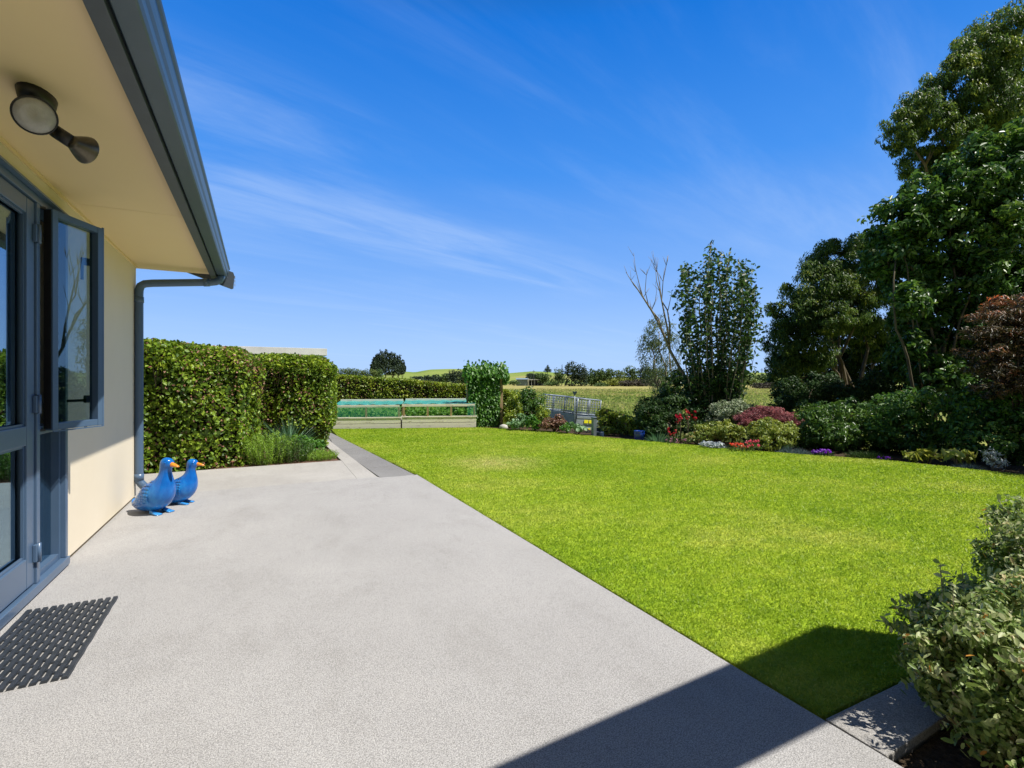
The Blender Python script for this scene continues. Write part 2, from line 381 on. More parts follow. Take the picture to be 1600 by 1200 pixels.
L['willow'] = leafmat('willow_leaf', [(0.06, 0.10, 0.035), (0.09, 0.14, 0.045), (0.14, 0.19, 0.06)], 0.5, 0.3)
L['bean'] = leafmat('bean_leaf', [(0.035, 0.12, 0.015), (0.06, 0.18, 0.02), (0.10, 0.25, 0.028), (0.15, 0.32, 0.05)], 0.45, 0.3)
L['crop'] = leafmat('crop_leaf', [(0.09, 0.26, 0.03), (0.16, 0.38, 0.05), (0.28, 0.50, 0.09)], 0.5, 0.35)
L['yellow'] = leafmat('yellow_green_leaf', [(0.08, 0.14, 0.02), (0.16, 0.23, 0.03), (0.27, 0.33, 0.045), (0.40, 0.42, 0.09)], 0.5, 0.25)
L['varieg'] = leafmat('pale_variegated_leaf', [(0.06, 0.11, 0.035), (0.13, 0.19, 0.07), (0.30, 0.36, 0.22), (0.55, 0.58, 0.46)], 0.5, 0.2)
L['purple'] = leafmat('purple_maple_leaf', [(0.13, 0.035, 0.045), (0.24, 0.075, 0.08), (0.36, 0.13, 0.12), (0.50, 0.23, 0.20)], 0.5, 0.25)
L['bronze'] = leafmat('bronze_maple_leaf', [(0.022, 0.026, 0.010), (0.045, 0.045, 0.016), (0.10, 0.07, 0.028), (0.22, 0.10, 0.045), (0.55, 0.18, 0.04)], 0.45, 0.3)
L['rosemary'] = leafmat('herb_leaf', [(0.12, 0.24, 0.02), (0.21, 0.36, 0.03), (0.31, 0.48, 0.05)], 0.5, 0.25)
L['bluegreen'] = leafmat('blue_green_blade', [(0.06, 0.15, 0.07), (0.10, 0.22, 0.11), (0.17, 0.30, 0.16)], 0.45, 0.2)
L['silver'] = leafmat('silver_leaf', [(0.28, 0.33, 0.36), (0.42, 0.47, 0.50), (0.58, 0.62, 0.64)], 0.7, 0.1)
L['greyg'] = leafmat('grey_green_leaf', [(0.032, 0.07, 0.014), (0.075, 0.135, 0.022), (0.15, 0.23, 0.045), (0.29, 0.36, 0.12), (0.52, 0.54, 0.30), (0.50, 0.24, 0.04)], 0.48, 0.24, 0.35)
L['red'] = leafmat('red_petal', [(0.30, 0.004, 0.010), (0.52, 0.010, 0.018), (0.66, 0.02, 0.025)], 0.5, 0.25)
L['orange'] = leafmat('orange_petal', [(0.80, 0.10, 0.02), (0.85, 0.20, 0.05), (0.75, 0.05, 0.12)], 0.5, 0.25)
L['pink'] = leafmat('pink_petal', [(0.80, 0.08, 0.14), (0.85, 0.18, 0.25), (0.7, 0.04, 0.08)], 0.5, 0.25)
L['violet'] = leafmat('violet_petal', [(0.20, 0.02, 0.45), (0.32, 0.04, 0.62), (0.14, 0.015, 0.36)], 0.5, 0.25)
L['mauve'] = leafmat('mauve_petal', [(0.45, 0.12, 0.35), (0.6, 0.25, 0.5), (0.75, 0.45, 0.1)], 0.5, 0.25)
L['fescue'] = leafmat('blue_fescue_blade', [(0.06, 0.10, 0.10), (0.10, 0.16, 0.16), (0.17, 0.23, 0.23)], 0.6, 0.2)
L['hosta'] = leafmat('broad_yellow_leaf', [(0.14, 0.20, 0.025), (0.26, 0.30, 0.04), (0.42, 0.42, 0.09)], 0.4, 0.3)
L['redbrown'] = leafmat('red_brown_leaf', [(0.12, 0.05, 0.035), (0.21, 0.10, 0.06), (0.30, 0.16, 0.10), (0.12, 0.14, 0.04)], 0.5, 0.2)
L['cabbage'] = leafmat('cabbage_leaf', [(0.14, 0.26, 0.12), (0.22, 0.36, 0.18), (0.10, 0.24, 0.05)], 0.5, 0.2)
L['pine'] = leafmat('far_pine_foliage', [(0.018, 0.038, 0.022), (0.03, 0.058, 0.03), (0.045, 0.08, 0.035)], 0.8, 0.05)
L['fargreen'] = leafmat('far_green_foliage', [(0.04, 0.085, 0.018), (0.07, 0.13, 0.025), (0.11, 0.18, 0.035)], 0.7, 0.1)
L['farlight'] = leafmat('far_light_foliage', [(0.08, 0.13, 0.03), (0.13, 0.19, 0.04), (0.19, 0.25, 0.05)], 0.7, 0.1)
L['farbrown'] = leafmat('far_brown_foliage', [(0.05, 0.042, 0.032), (0.085, 0.07, 0.055), (0.06, 0.07, 0.03)], 0.8, 0.05)
L['faryellow'] = leafmat('far_yellow_foliage', [(0.17, 0.21, 0.03), (0.27, 0.30, 0.04)], 0.8, 0.05)

# ------------------------------------------------------------------ leaf clouds
def raw_mesh(name, V, F, k, rnd=None, smooth=False):
    """V (n,3) verts, F (m,k) faces"""
    me = bpy.data.meshes.new(name); me.vertices.add(len(V)); me.vertices.foreach_set('co', V.astype(np.float32).ravel())
    me.loops.add(F.size); me.loops.foreach_set('vertex_index', F.astype(np.int32).ravel())
    me.polygons.add(len(F)); me.polygons.foreach_set('loop_start', np.arange(0, F.size, k, dtype=np.int32))
    if rnd is not None:
        a = me.attributes.new('rnd', 'FLOAT', 'POINT'); a.data.foreach_set('value', rnd.astype(np.float32))
    me.update(calc_edges=True); me.validate(verbose=False)
    return me
def norm(a): return a / np.maximum(np.linalg.norm(a, axis=1, keepdims=True), 1e-9)
def leaves(P, N, size, aspect=0.5, dirs=None, jit=0.6, fold=0.18, droop=0.15, rnd=None, svar=0.3, full=False):
    """P base points, N preferred face normal; returns (V, F, rnd, k)"""
    n = len(P)
    N = norm(N + RNG.normal(0, jit, (n, 3)))
    D = RNG.normal(0, 1, (n, 3)) if dirs is None else dirs + RNG.normal(0, 0.35, (n, 3))
    D = norm(D - N * np.sum(D*N, axis=1, keepdims=True)); W = np.cross(N, D)
    s = (size * (1 + RNG.uniform(-svar, svar, n)))[:, None]; w = s*aspect*0.5
    base = P - D*s*0.5
    dz = np.zeros((n, 3)); dz[:, 2] = 1
    if full:
        pts = [base, base + D*s*0.28 + W*w*0.85 + N*w*fold, base + D*s*0.68 + W*w*0.9 + N*w*fold, base + D*s - dz*s*droop,
               base + D*s*0.68 - W*w*0.9 + N*w*fold, base + D*s*0.28 - W*w*0.85 + N*w*fold]
        V = np.stack(pts, 1).reshape(-1, 3); o = np.arange(n)[:, None]*6
        F = np.concatenate([o + np.array([[0, 1, 2, 3]]), o + np.array([[0, 3, 4, 5]])], 0); k = 4; m = 6
    else:
        pts = [base, base + D*s*0.45 + W*w + N*w*fold, base + D*s - dz*s*droop, base + D*s*0.45 - W*w + N*w*fold]
        V = np.stack(pts, 1).reshape(-1, 3); o = np.arange(n)[:, None]*4
        F = np.concatenate([o + np.array([[0, 1, 2]]), o + np.array([[0, 2, 3]])], 0); k = 3; m = 4
    if rnd is None: rnd = RNG.random(n)
    return V, F, np.repeat(np.clip(rnd, 0, 1), m), k
def leaf_obj(name, mat, parent, P, N, size, origin=(0, 0, 0), **kw):
    V, F, r, k = leaves(P - np.array(origin), N, size, **kw)
    return link(name, raw_mesh(name, V, F, k, r), mat, parent)

def ball_dirs(n):
    return norm(RNG.normal(0, 1, (n, 3)))
def crown(lobes, L_, dens=60, clump=0.34, shell=0.45, up=0.5, floor=None, nclump=9, minc=10):
    """lobes (cx,cy,cz,rx,ry,rz): leaves gathered in many small clumps spread over each lobe"""
    Ps, Ns, Rs = [], [], []
    for (cx, cy, cz, rx, ry, rz) in lobes:
        R = (rx*ry*rz)**(1/3.); n = int(dens * (R/L_)**2)
        nc = max(minc, int(nclump / clump**2 * 0.55))
        cd = ball_dirs(nc); cr = RNG.uniform(shell, 1.0, nc)**0.7
        cc = cd*cr[:, None]
        csz = clump*RNG.uniform(0.6, 1.3, nc); cb = RNG.normal(0, 0.13, nc)
        idx = RNG.integers(0, nc, n)
        ld = ball_dirs(n); ld[:, 2] = ld[:, 2]*0.8 + 0.12
        lr = RNG.uniform(0.5, 1.0, n)
        q = cc[idx] + ld*(lr*csz[idx])[:, None]
        P = q*np.array([rx, ry, rz]) + np.array([cx, cy, cz])
        Nn = norm(ld*0.9 + cd[idx]*0.5 + np.array([0, 0, up]))
        Ps.append(P); Ns.append(Nn); Rs.append(RNG.random(n)*0.62 + 0.19 + cb[idx])
    P, N, R_ = np.concatenate(Ps), np.concatenate(Ns), np.concatenate(Rs)
    if floor is not None:
        k = P[:, 2] > floor; P, N, R_ = P[k], N[k], R_[k]
    return P, N, R_
def plobes(lst, dd=None):
    """(u, v, d, rpx[, ry_px]) -> ellipsoids of real size round the point seen there"""
    out = []
    for t in lst:
        u, v, d, r = t[:4]; rv = t[4] if len(t) > 4 else r
        c = pix(u, v, d); R = r/FPX*d; Rz = rv/FPX*d
        out.append((c[0], c[1], c[2], R, R if dd is None else R*dd, Rz))
    return out
def branchy(mb, base, tops, r0, fork=0.35, nseg=5, wob=0.06, rt=0.012):
    """a trunk that splits into one tapering limb per top"""
    base = np.array(base, float); tops = [np.array(t, float) for t in tops]
    mean = np.mean(tops, axis=0); f = base + (mean-base)*fork; f[:2] = base[:2] + (mean[:2]-base[:2])*fork*0.5
    L0 = np.linalg.norm(mean-base)
    pts, rad = [], []
    for i in range(nseg+1):
        t = i/nseg; p = base + (f-base)*t + np.array([random.uniform(-1, 1), random.uniform(-1, 1), 0])*wob*L0*0.15*(0 < t)
        pts.append(p); rad.append(r0*(1.25 - 0.5*t) if i else r0*1.5)
    mb.tube(pts, rad, 10)
    st = pts[-1]; rr = rad[-1]
    for tp in tops:
        lv = tp-st; ln = np.linalg.norm(lv); q = []
        for i in range(nseg+1):
            t = i/nseg; q.append(st + lv*t + np.array([random.uniform(-1, 1), random.uniform(-1, 1), random.uniform(-0.3, 1)])*wob*ln*math.sin(math.pi*t))
        mb.tube(q, [rr*0.75*(1-t/nseg) + rt for t in range(nseg+1)], 7)
        for k in range(3):
            i = random.randint(2, nseg-1); d = np.array([random.uniform(-1, 1), random.uniform(-1, 1), random.uniform(0.1, 1)])
            l2 = min(ln, 1.2); mb.tube([q[i], q[i]+d*l2*0.16, q[i]+d*l2*0.3+np.array([0, 0, l2*0.06])], [rr*0.25, rr*0.15+rt*0.3, rt*0.4], 5)

def plant(name, label, cat, lobes, size, mat, base=None, group=None, dens=60, aspect=0.5, trunk=0.04, bark='bark', part='foliage',
          jit=0.6, up=0.5, clump=0.34, shell=0.45, fork=0.3, full=False, dirs=None, floor=None, ntop=6, droop=0.15, inner=True, **kw):
    if base is None:
        cx = np.mean([l[0] for l in lobes]); cy = np.mean([l[1] for l in lobes]); base = (cx, cy, tz(cx, cy)-0.05)
    root = empty(name, base, label, cat, group)
    P, N, R = crown(lobes, size, dens, clump, shell, up, floor if floor is not None else base[2]+0.06)
    if dirs is not None: kw['dirs'] = np.tile(np.array(dirs, float), (len(P), 1))
    leaf_obj(part, mat, root, P, N, size, base, aspect=aspect, jit=jit, rnd=R, full=full, droop=droop, **kw)
    mb = MB(); tops = [(l[0], l[1], l[2]+l[5]*0.1) for l in lobes]; random.shuffle(tops); tops = tops[:ntop]
    branchy(mb, (0, 0, 0), [np.array(t)-np.array(base) for t in tops], trunk, fork)
    mb.build('trunk' if cat == 'tree' else 'stems', M[bark], root)
    return root

# ------------------------------------------------------------------ SETTING
def build_terrain():
    ang = np.concatenate([np.linspace(-60, 95, 460, endpoint=False), np.linspace(95, 300, 60, endpoint=False)])
    rad = np.concatenate([[0.3], np.geomspace(1.0, 3500, 210)])
    A, R = np.meshgrid(np.radians(ang), rad)
    X = R*np.sin(A); Y = R*np.cos(A); Z = terrain_z(X, Y)
    na, nr = len(ang), len(rad)
    V = np.stack([X, Y, Z], -1).reshape(-1, 3); V = np.vstack([V, [[0, 0, tz(0, 0)]]])
    i, j = np.meshgrid(np.arange(nr-1), np.arange(na), indexing='ij'); j2 = (j+1) % na
    F = np.stack([i*na+j, (i+1)*na+j, (i+1)*na+j2, i*na+j2], -1).reshape(-1, 4)[:, ::-1]
    me = raw_mesh('ground', V, F, 4)
    bm = bmesh.new(); bm.from_mesh(me); bm.verts.ensure_lookup_table()
    c = bm.verts[len(V)-1]
    for k in range(na): bm.faces.new((c, bm.verts[k], bm.verts[(k+1) % na]))
    bmesh.ops.recalc_face_normals(bm, faces=bm.faces[:]); bm.to_mesh(me); bm.free()
    me.polygons.foreach_set('use_smooth', [True]*len(me.polygons))
    tag(link('ground', me, M['field']), kind='structure')
build_terrain()

def sheet(name, poly, z0, z1, mat, kind='structure'):
    mb = MB(); mb.prism(poly, z0, z1); return tag(mb.build(name, mat), kind=kind)
sheet('lawn', LAWN, -0.085, -0.022, M['lawn'])
# patio: main slab, lighter strip, path slabs, mowing strip
def slabs(name, polys, z0, z1, mat, bev_=True):
    mb = MB()
    for p in polys: mb.prism(p, z0, z1)
    o = mb.build(name, mat)
    if bev_: bv = o.modifiers.new('edge', 'BEVEL'); bv.width = 0.004; bv.segments = 2
    return tag(o, kind='structure')
slabs('patio', [[(-1.21, -6), (1.865, -6), (1.868, 1.5), (1.885, 4.0), (1.905, 6.68), (1.42, 6.685), (1.40, 6.762), (-1.21, 6.762)]], -0.12, 0.0, M['patio'], False)
slabs('concrete_apron', [[(-3.6, 6.763), (1.133, 6.763), (1.172, 8.46), (-3.6, 8.34)], [(1.136, 6.763), (1.398, 6.763), (1.34, 11.6), (1.19, 11.6), (1.176, 8.46)]], -0.12, -0.003, M['strip'], False)
pp = []
ys = [6.69, 7.55, 8.5, 9.5, 10.5, 11.5, 12.5, 13.6]
for i, (a, b) in enumerate(zip(ys[:-1], ys[1:])):
    xl = lambda y: 1.425 - (y-6.69)*0.028
    xr = lambda y: 1.895 - (y-6.69)*0.045
    pp.append([(xl(a), a+0.008), (xr(a)-0.01, a+0.008), (xr(b)-0.01, b-0.008), (xl(b), b-0.008)])
slabs('path', pp, -0.12, -0.004, M['path'])
slabs('mowing_strip', [[(1.885, 0.955), (2.75, 0.985), (2.75, 1.165), (1.89, 1.165)], [(2.76, 0.985), (3.7, 1.01), (3.7, 1.17), (2.76, 1.165)],
                       [(3.71, 1.01), (5.2, 1.03), (5.2, 1.175), (3.71, 1.17)], [(5.21, 1.03), (7.3, 1.04), (7.3, 1.175), (5.21, 1.175)], [(7.31, 1.04), (9.4, 1.05), (9.4, 1.175), (7.31, 1.175)]], -0.12, -0.006, M['paver'])
sheet('edge_soil', [(1.80, 1.10), (1.96, 1.10), (1.98, 6.72), (1.80, 6.72)], -0.089, -0.079, M['soil'])
# garden soil
def soil_band():
    outer = []
    pl = FAR[2:]
    for i, (x, y) in enumerate(pl):
        a = pl[max(i-1, 0)]; b = pl[min(i+1, len(pl)-1)]; dx, dy = b[0]-a[0], b[1]-a[1]; l = math.hypot(dx, dy)
        outer.append((-dy/l, dx/l))
    rows = [0.03, 0.12, 0.5, 1.0, 1.6, 2.3, 3.2, 4.2, 5.4]; V, F = [], []
    for k, o in enumerate(rows):
        for (x, y), (nx, ny) in zip(pl, outer):
            X, Y = x-(nx*o), y-(ny*o)
            if X < x-1e-6 and nx > 0: X, Y = x+nx*o, y+ny*o
            V.append((X, Y, tz(X, Y) + 0.035 + random.uniform(-.01, .02)))
    n = len(pl)
    for k in range(len(rows)-1):
        for i in range(n-1): F.append((k*n+i, k*n+i+1, (k+1)*n+i+1, (k+1)*n+i))
    mb = MB(); mb.add(V, F, True); tag(mb.build('garden_bed_soil', M['soil']), kind='structure')
soil_band()
sheet('near_bed_soil', [(1.875, -3), (12.0, -3), (12.0, 1.04), (5.2, 1.02), (1.88, 0.945)], -0.088, -0.035, M['soil'])
sheet('hedge_bed_soil', [(-4, 8.47), (1.165, 8.47), (1.185, 9.75), (0.9, 14), (-4, 14)], -0.088, -0.03, M['mulch'])

# grass blades
def grass():
    n = 950000
    d = 1.5 + (15.0-1.5)*RNG.random(n)**1.15; t = RNG.uniform(-0.55, 1.35, n)
    x = ST*d + CT*t*d; y = CT*d - ST*t*d
    k = inside(x, y, LAWN) & (x < 11); x, y, d = x[k], y[k], d[k]
    # a fringe that spills over the border
    fr = []
    for (ax, ay), (bx, by) in zip(LAWN[:-1]+[LAWN[-1]], LAWN[1:]+[LAWN[0]]):
        l = math.hypot(bx-ax, by-ay); m = int(l*420); tt = RNG.random(m); off = RNG.normal(0.004, 0.006, m)
        fr.append(np.stack([ax+(bx-ax)*tt - (by-ay)/l*off, ay+(by-ay)*tt + (bx-ax)/l*off], -1))
    fr = np.concatenate(fr); x = np.concatenate([x, fr[:, 0]]); y = np.concatenate([y, fr[:, 1]]); d = np.hypot(x, y)
    n = len(x)
    w = np.clip(0.0018*(0.5+d/3.2), 0.0017, 0.008)*RNG.uniform(0.7, 1.4, n)
    h = RNG.uniform(0.008, 0.022, n)*(0.85+0.04*d)
    a = RNG.uniform(0, 2*np.pi, n); lean = RNG.uniform(0.2, 1.5, n)
    bx, by = np.cos(a), np.sin(a); la = RNG.uniform(0, 2*np.pi, n)
    B = np.stack([x, y, np.full(n, -0.024)], -1); Wd = np.stack([bx, by, np.zeros(n)], -1)*w[:, None]
    T = B + np.stack([np.cos(la)*h*lean, np.sin(la)*h*lean, h], -1)
    Mi = (B+T)/2 + np.stack([np.zeros(n), np.zeros(n), h*0.25], -1)
    V = np.stack([B-Wd*.6, Mi-Wd, T, Mi+Wd], 1).reshape(-1, 3)
    o = np.arange(n)[:, None]*4; F = np.concatenate([o+np.array([[0, 3, 1]]), o+np.array([[1, 3, 2]])], 0)
    me = raw_mesh('lawn_grass', V, F, 3, np.repeat(RNG.random(n), 4))
    tag(link('lawn_grass', me, M['blade']), 'short green grass covering the whole lawn beside the patio', kind='stuff')
grass()

# ------------------------------------------------------------------ HOUSE
WX = -1.19
house = empty('house', (WX, 0, 0), 'cream plastered house wall with wide eave and blue-grey glazed doors', 'house')
def hp(mb, name, mat, parent=None):
    """a part given in world coordinates, stored relative to the house"""
    mb.v = [(x-WX, y, z) for x, y, z in mb.v]
    return mb.build(name, mat, parent or house)
Y0H, Y1H, SOF = -6.0, 6.70, 2.505
DY0, DY1, DZ0, DZ1 = 2.18, 4.445, 0.045, 2.352
mb = MB()
mb.box(WX-0.14, WX, Y0H, DY0, 0.03, SOF); mb.box(WX-0.14, WX, DY1, Y1H-0.001, 0.03, SOF); mb.box(WX-0.14, WX, DY0, DY1, DZ1, SOF)
mb.box(-7.5, WX-0.14, Y1H-0.14, Y1H, 0.03, SOF)
hp(mb, 'wall', M['wall'])
mb = MB(); mb.box(-7.45, WX-0.012, Y0H, Y1H-0.012, -0.1, 0.03); hp(mb, 'footing', M['footing'])
mb = MB()
for (a, b) in ((Y0H, 4.548), (4.552, 6.83)): mb.box(-7.5, -0.497, a, b, SOF, SOF+0.008)
hp(mb, 'soffit', M['soffit'])
mb = MB(); mb.box(WX-0.0, WX+0.012, Y0H, Y1H-0.002, SOF-0.022, SOF-0.001); hp(mb, 'soffit_trim', M['soffit'])
mb = MB(); mb.box(-0.495, -0.435, Y0H, 6.80, 2.442, 2.60, bev=0.003); hp(mb, 'fascia', M['fascia'])
# gutter: quad profile with rolled lip
gp = [(-0.430, 2.60), (-0.430, 2.468), (-0.422, 2.458), (-0.352, 2.458), (-0.345, 2.462), (-0.338, 2.476), (-0.334, 2.50), (-0.326, 2.515), (-0.322, 2.535), (-0.318, 2.565), (-0.310, 2.575),
      (-0.306, 2.585), (-0.310, 2.595), (-0.322, 2.593), (-0.325, 2.57), (-0.330, 2.54), (-0.338, 2.52), (-0.342, 2.50), (-0.35, 2.468), (-0.42, 2.468), (-0.424, 2.60)]
mb = MB(); mb.prof_y(gp, Y0H, 6.83); gutter = hp(mb, 'gutter', M['gutter'])
# roof slope and tip of the barge
a = math.radians(19)
def rz(x): return 2.60 + (-0.36-x)*math.tan(a)
mb = MB(); x1 = -0.36; x0 = -7.5
n = 0
ribs = []
y = Y0H
pf = []
while y < 6.90:
    pf.append((y, 0.0)); pf.append((y+0.018, 0.018)); pf.append((y+0.058, 0.018)); pf.append((y+0.076, 0.0)); y += 0.152
vs = []; fs = []
for (yy, h) in pf: vs.append((x1, yy, rz(x1)+h)); vs.append((x0, yy, rz(x0)+h))
for i in range(len(pf)-1): fs.append((2*i, 2*i+1, 2*i+3, 2*i+2))
mb.add(vs, fs); hp(mb, 'roof', M['roof'])
mb = MB()
xe = -0.275
vs = [(x, yy, z) for yy in (6.845, 6.885) for (x, z) in ((-7.5, rz(-7.5)-0.02), (-7.5, rz(-7.5)-0.22), (xe-0.02, rz(xe)-0.215), (xe, rz(xe)-0.205), (xe+0.012, rz(xe)-0.06), (xe, rz(xe)-0.02))]
fs = [tuple(range(6)), tuple(range(11, 5, -1))] + [(k, (k+1) % 6, 6+(k+1) % 6, 6+k) for k in range(6)]
mb.add(vs, fs); bb = hp(mb, 'barge_board', M['fascia'])
mb = MB()
for k in range(3): mb.box(xe+0.013, xe+0.019, 6.842, 6.888, rz(xe)-0.175+k*0.045, rz(xe)-0.15+k*0.045)
hp(mb, 'end_flashing', M['galv'])
mb = MB(); mb.box(-7.4, -0.505, 6.83, 6.842, SOF-0.001, SOF+0.055); hp(mb, 'gable_soffit_trim', M['soffit'])
# downpipe
r = 0.04
pts = [(-0.385, 6.62, 2.47), (-0.388, 6.62, 2.435), (-0.405, 6.62, 2.405), (-0.44, 6.62, 2.385), (-0.49, 6.62, 2.375)]
pts += [(-1.03, 6.62, 2.318), (-1.10, 6.62, 2.305), (-1.135, 6.62, 2.28), (-1.148, 6.62, 2.235), (-1.15, 6.62, 2.18), (-1.15, 6.62, 0.24), (-1.15, 6.62, 0.20)]
pts += [(-1.13, 6.615, 0.165), (-1.02, 6.59, 0.035)]
mb = MB(); mb.tube(pts, r, 16); dp = hp(mb, 'downpipe', M['joinery'])
mb = MB(); mb.tube([(-1.15, 6.62, 0.20), (-1.15, 6.62, 0.27)], r+0.005, 16); hp(mb, 'collar', M['joinery'], dp)
mb = MB(); mb.tube([(-1.15, 6.62, 2.10), (-1.15, 6.62, 2.16)], r+0.005, 16); hp(mb, 'collar', M['joinery'], dp)
mb = MB(); mb.tube([(-0.50, 6.62, 2.373), (-0.56, 6.62, 2.367)], r+0.005, 16); hp(mb, 'collar', M['joinery'], dp)
# unseen slab, added and shaped to throw the shade on patio and lawn
oz = 2.56; k_ = oz/2.12
def osh(x, y): return (x + k_*1.0, y - 0.80*k_)
poly = [osh(-1.50, 1.45), osh(0.69, 1.485), osh(2.643, 1.62), osh(2.90, 1.39), osh(3.05, 1.16), osh(1.55, 1.145), osh(-1.50, 1.12)]
mb = MB(); mb.prism(poly, oz-0.03, oz+0.03); hp(mb, 'shade_casting_slab', M['fascia'])
# interior room seen through the glass
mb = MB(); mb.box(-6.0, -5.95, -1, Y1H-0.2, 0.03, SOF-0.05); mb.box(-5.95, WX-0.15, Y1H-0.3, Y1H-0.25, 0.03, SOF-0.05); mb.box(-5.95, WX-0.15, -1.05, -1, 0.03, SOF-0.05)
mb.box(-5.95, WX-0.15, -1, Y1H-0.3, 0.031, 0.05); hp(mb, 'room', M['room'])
mb = MB(); rg = []
for k in range(25): rg.append((WX-0.30+0.025*math.sin(k*1.3), 3.98+k*0.018))
vs = [(x, y, 0.08) for x, y in rg] + [(x, y, 2.3) for x, y in rg]
mb.add(vs, [(k, k+1, 25+k+1, 25+k) for k in range(24)], True); cu = hp(mb, 'curtain', M['curtain'])
# joinery: outer frame, two door leaves, side window with fixed lower pane
FX0, FX1 = WX-0.09, WX+0.022
mb = MB()
mb.box(FX0, FX1, DY0, DY1, DZ1-0.045, DZ1, bev=0.004); mb.box(FX0, FX1+0.012, DY0, DY1, 0.012, DZ0+0.02, bev=0.004)
mb.box(FX0, FX1, DY0, DY0+0.045, DZ0+0.021, DZ1-0.046, bev=0.003); mb.box(FX0, FX1, DY1-0.045, DY1, DZ0+0.021, DZ1-0.046, bev=0.003)
mb.box(FX0, FX1, 3.905, 3.955, DZ0+0.021, DZ1-0.046, bev=0.003)
hp(mb, 'door_frame', M['joinery'])
mb = MB(); mb.box(FX0, FX1+0.03, DY0-0.01, DY1+0.01, DZ1+0.002, DZ1+0.014); hp(mb, 'head_flashing', M['joinery'])
ZB, ZT = DZ0+0.03, DZ1-0.052
def leaf(y0, y1):
    x0, x1 = WX-0.045, WX+0.012; s = 0.105; mid = 0.945
    mb = MB()
    mb.box(x0, x1, y0, y0+s, ZB, ZT, bev=0.004); mb.box(x0, x1, y1-s, y1, ZB, ZT, bev=0.004)
    mb.box(x0, x1-0.001, y0+s+.001, y1-s-.001, ZB+0.001, ZB+0.17, bev=0.004); mb.box(x0, x1-0.001, y0+s+.001, y1-s-.001, ZT-0.09, ZT-0.001, bev=0.004)
    mb.box(x0, x1-0.001, y0+s+.001, y1-s-.001, mid-0.055, mid+0.055, bev=0.004)
    for (za, zb) in ((ZB+0.17, mid-0.055), (mid+0.055, ZT-0.09)):   # glazing beads
        g = 0.014
        mb.box(x1-0.024, x1-0.012, y0+s, y0+s+g, za, zb); mb.box(x1-0.024, x1-0.012, y1-s-g, y1-s, za, zb)
        mb.box(x1-0.025, x1-0.013, y0+s+g, y1-s-g, za, za+g); mb.box(x1-0.025, x1-0.013, y0+s+g, y1-s-g, zb-g, zb)
    d = hp(mb, 'door', M['joinery'])
    for (za, zb) in ((ZB+0.17, mid-0.055), (mid+0.055, ZT-0.09)):
        mb = MB(); mb.box(x0+0.018, x0+0.022, y0+s-0.005, y1-s+0.005, za-0.005, zb+0.005); hp(mb, 'pane', M['glass'], d)
    return d
dl = leaf(2.24, 3.065); dr = leaf(3.075, 3.898)
for z in (0.25, 1.12, 2.12):
    mb = MB(); mb.tube([(WX+0.032, 3.902, z-0.055), (WX+0.032, 3.902, z+0.055)], 0.011, 10); mb.box(WX+0.013, WX+0.03, 3.87, 3.93, z-0.05, z+0.05, bev=0.003)
    hp(mb, 'hinge', M['joinery'], dr)
mb = MB(); mb.box(WX+0.013, WX+0.024, 3.09, 3.12, 0.98, 1.20, bev=0.003); mb.tube([(WX+0.02, 3.105, 1.06), (WX+0.06, 3.105, 1.06), (WX+0.065, 3.12, 1.06), (WX+0.065, 3.22, 1.06)], 0.009, 10)
hp(mb, 'handle', M['black'], dr)
# side window: lower fixed light + opening above
mb = MB(); x0, x1 = WX-0.06, WX+0.015
mb.box(x0, x1, 3.957, 4.398, 0.935-0.0, 0.985, bev=0.003)
g = 0.03
mb.box(x0, x1-0.02, 3.957, 3.957+g, DZ0+0.022, 0.934); mb.box(x0, x1-0.02, 4.398-g, 4.398, DZ0+0.022, 0.934); mb.box(x0, x1-0.021, 3.957+g, 4.398-g, DZ0+0.022, DZ0+0.06)
wd = hp(mb, 'side_window', M['joinery'])
mb = MB(); mb.box(WX-0.05, WX-0.046, 3.98, 4.375, DZ0+0.05, 0.934); hp(mb, 'pane', M['glass'], wd)
# open casement sash
H = Vector((-1.137, 4.015, 0)); ed = Vector((0.161, 0.372, 0)).normalized(); SW = 0.405; nn = Vector((ed.y, -ed.x, 0))
MS = Matrix(((ed.x, nn.x, 0, H.x), (ed.y, nn.y, 0, H.y), (0, 0, 1, 0), (0, 0, 0, 1)))
zs0, zs1 = 0.955, 2.308; t = 0.042
mb = MB()
mb.box(0, t, -0.036, 0.012, zs0, zs1, MS, 0.003); mb.box(SW-t, SW, -0.045, 0.012, zs0, zs1, MS, 0.003)
mb.box(t+.001, SW-t-.001, -0.044, 0.011, zs0+.001, zs0+t, MS, 0.003); mb.box(t+.001, SW-t-.001, -0.044, 0.011, zs1-t, zs1-.001, MS, 0.003)
mb.box(SW, SW+0.012, 0.004, 0.012, zs0-0.008, zs1+0.008, MS); mb.box(0, SW, 0.0125, 0.016, zs0-0.010, zs0-0.002, MS)
sash = hp(mb, 'sash', M['joinery'])
mb = MB(); mb.box(t-.01, SW-t+.01, -0.030, -0.026, zs0+t-.01, zs1-t+.01, MS); hp(mb, 'pane', M['sashglass'], sash)
mb = MB(); mb.box(-0.006, -0.001, -0.036, 0.004, zs0+.01, zs1-.01, MS); hp(mb, 'seal', M['black'], sash)
for z in (1.13, 2.06):
    mb = MB(); mb.box(SW-t-0.03, SW-t+0.005, -0.062, -0.045, z-0.02, z+0.03, MS, 0.003)
    if z > 2: mb.box(SW-t-0.045, SW-t-0.03, -0.070, -0.058, z-0.12, z+0.03, MS, 0.003)
    else: mb.box(SW-t-0.16, SW-t-0.03, -0.068, -0.058, z-0.012, z+0.006, MS, 0.002)
    hp(mb, 'handle', M['black'] if z < 2 else M['joinery'], sash)
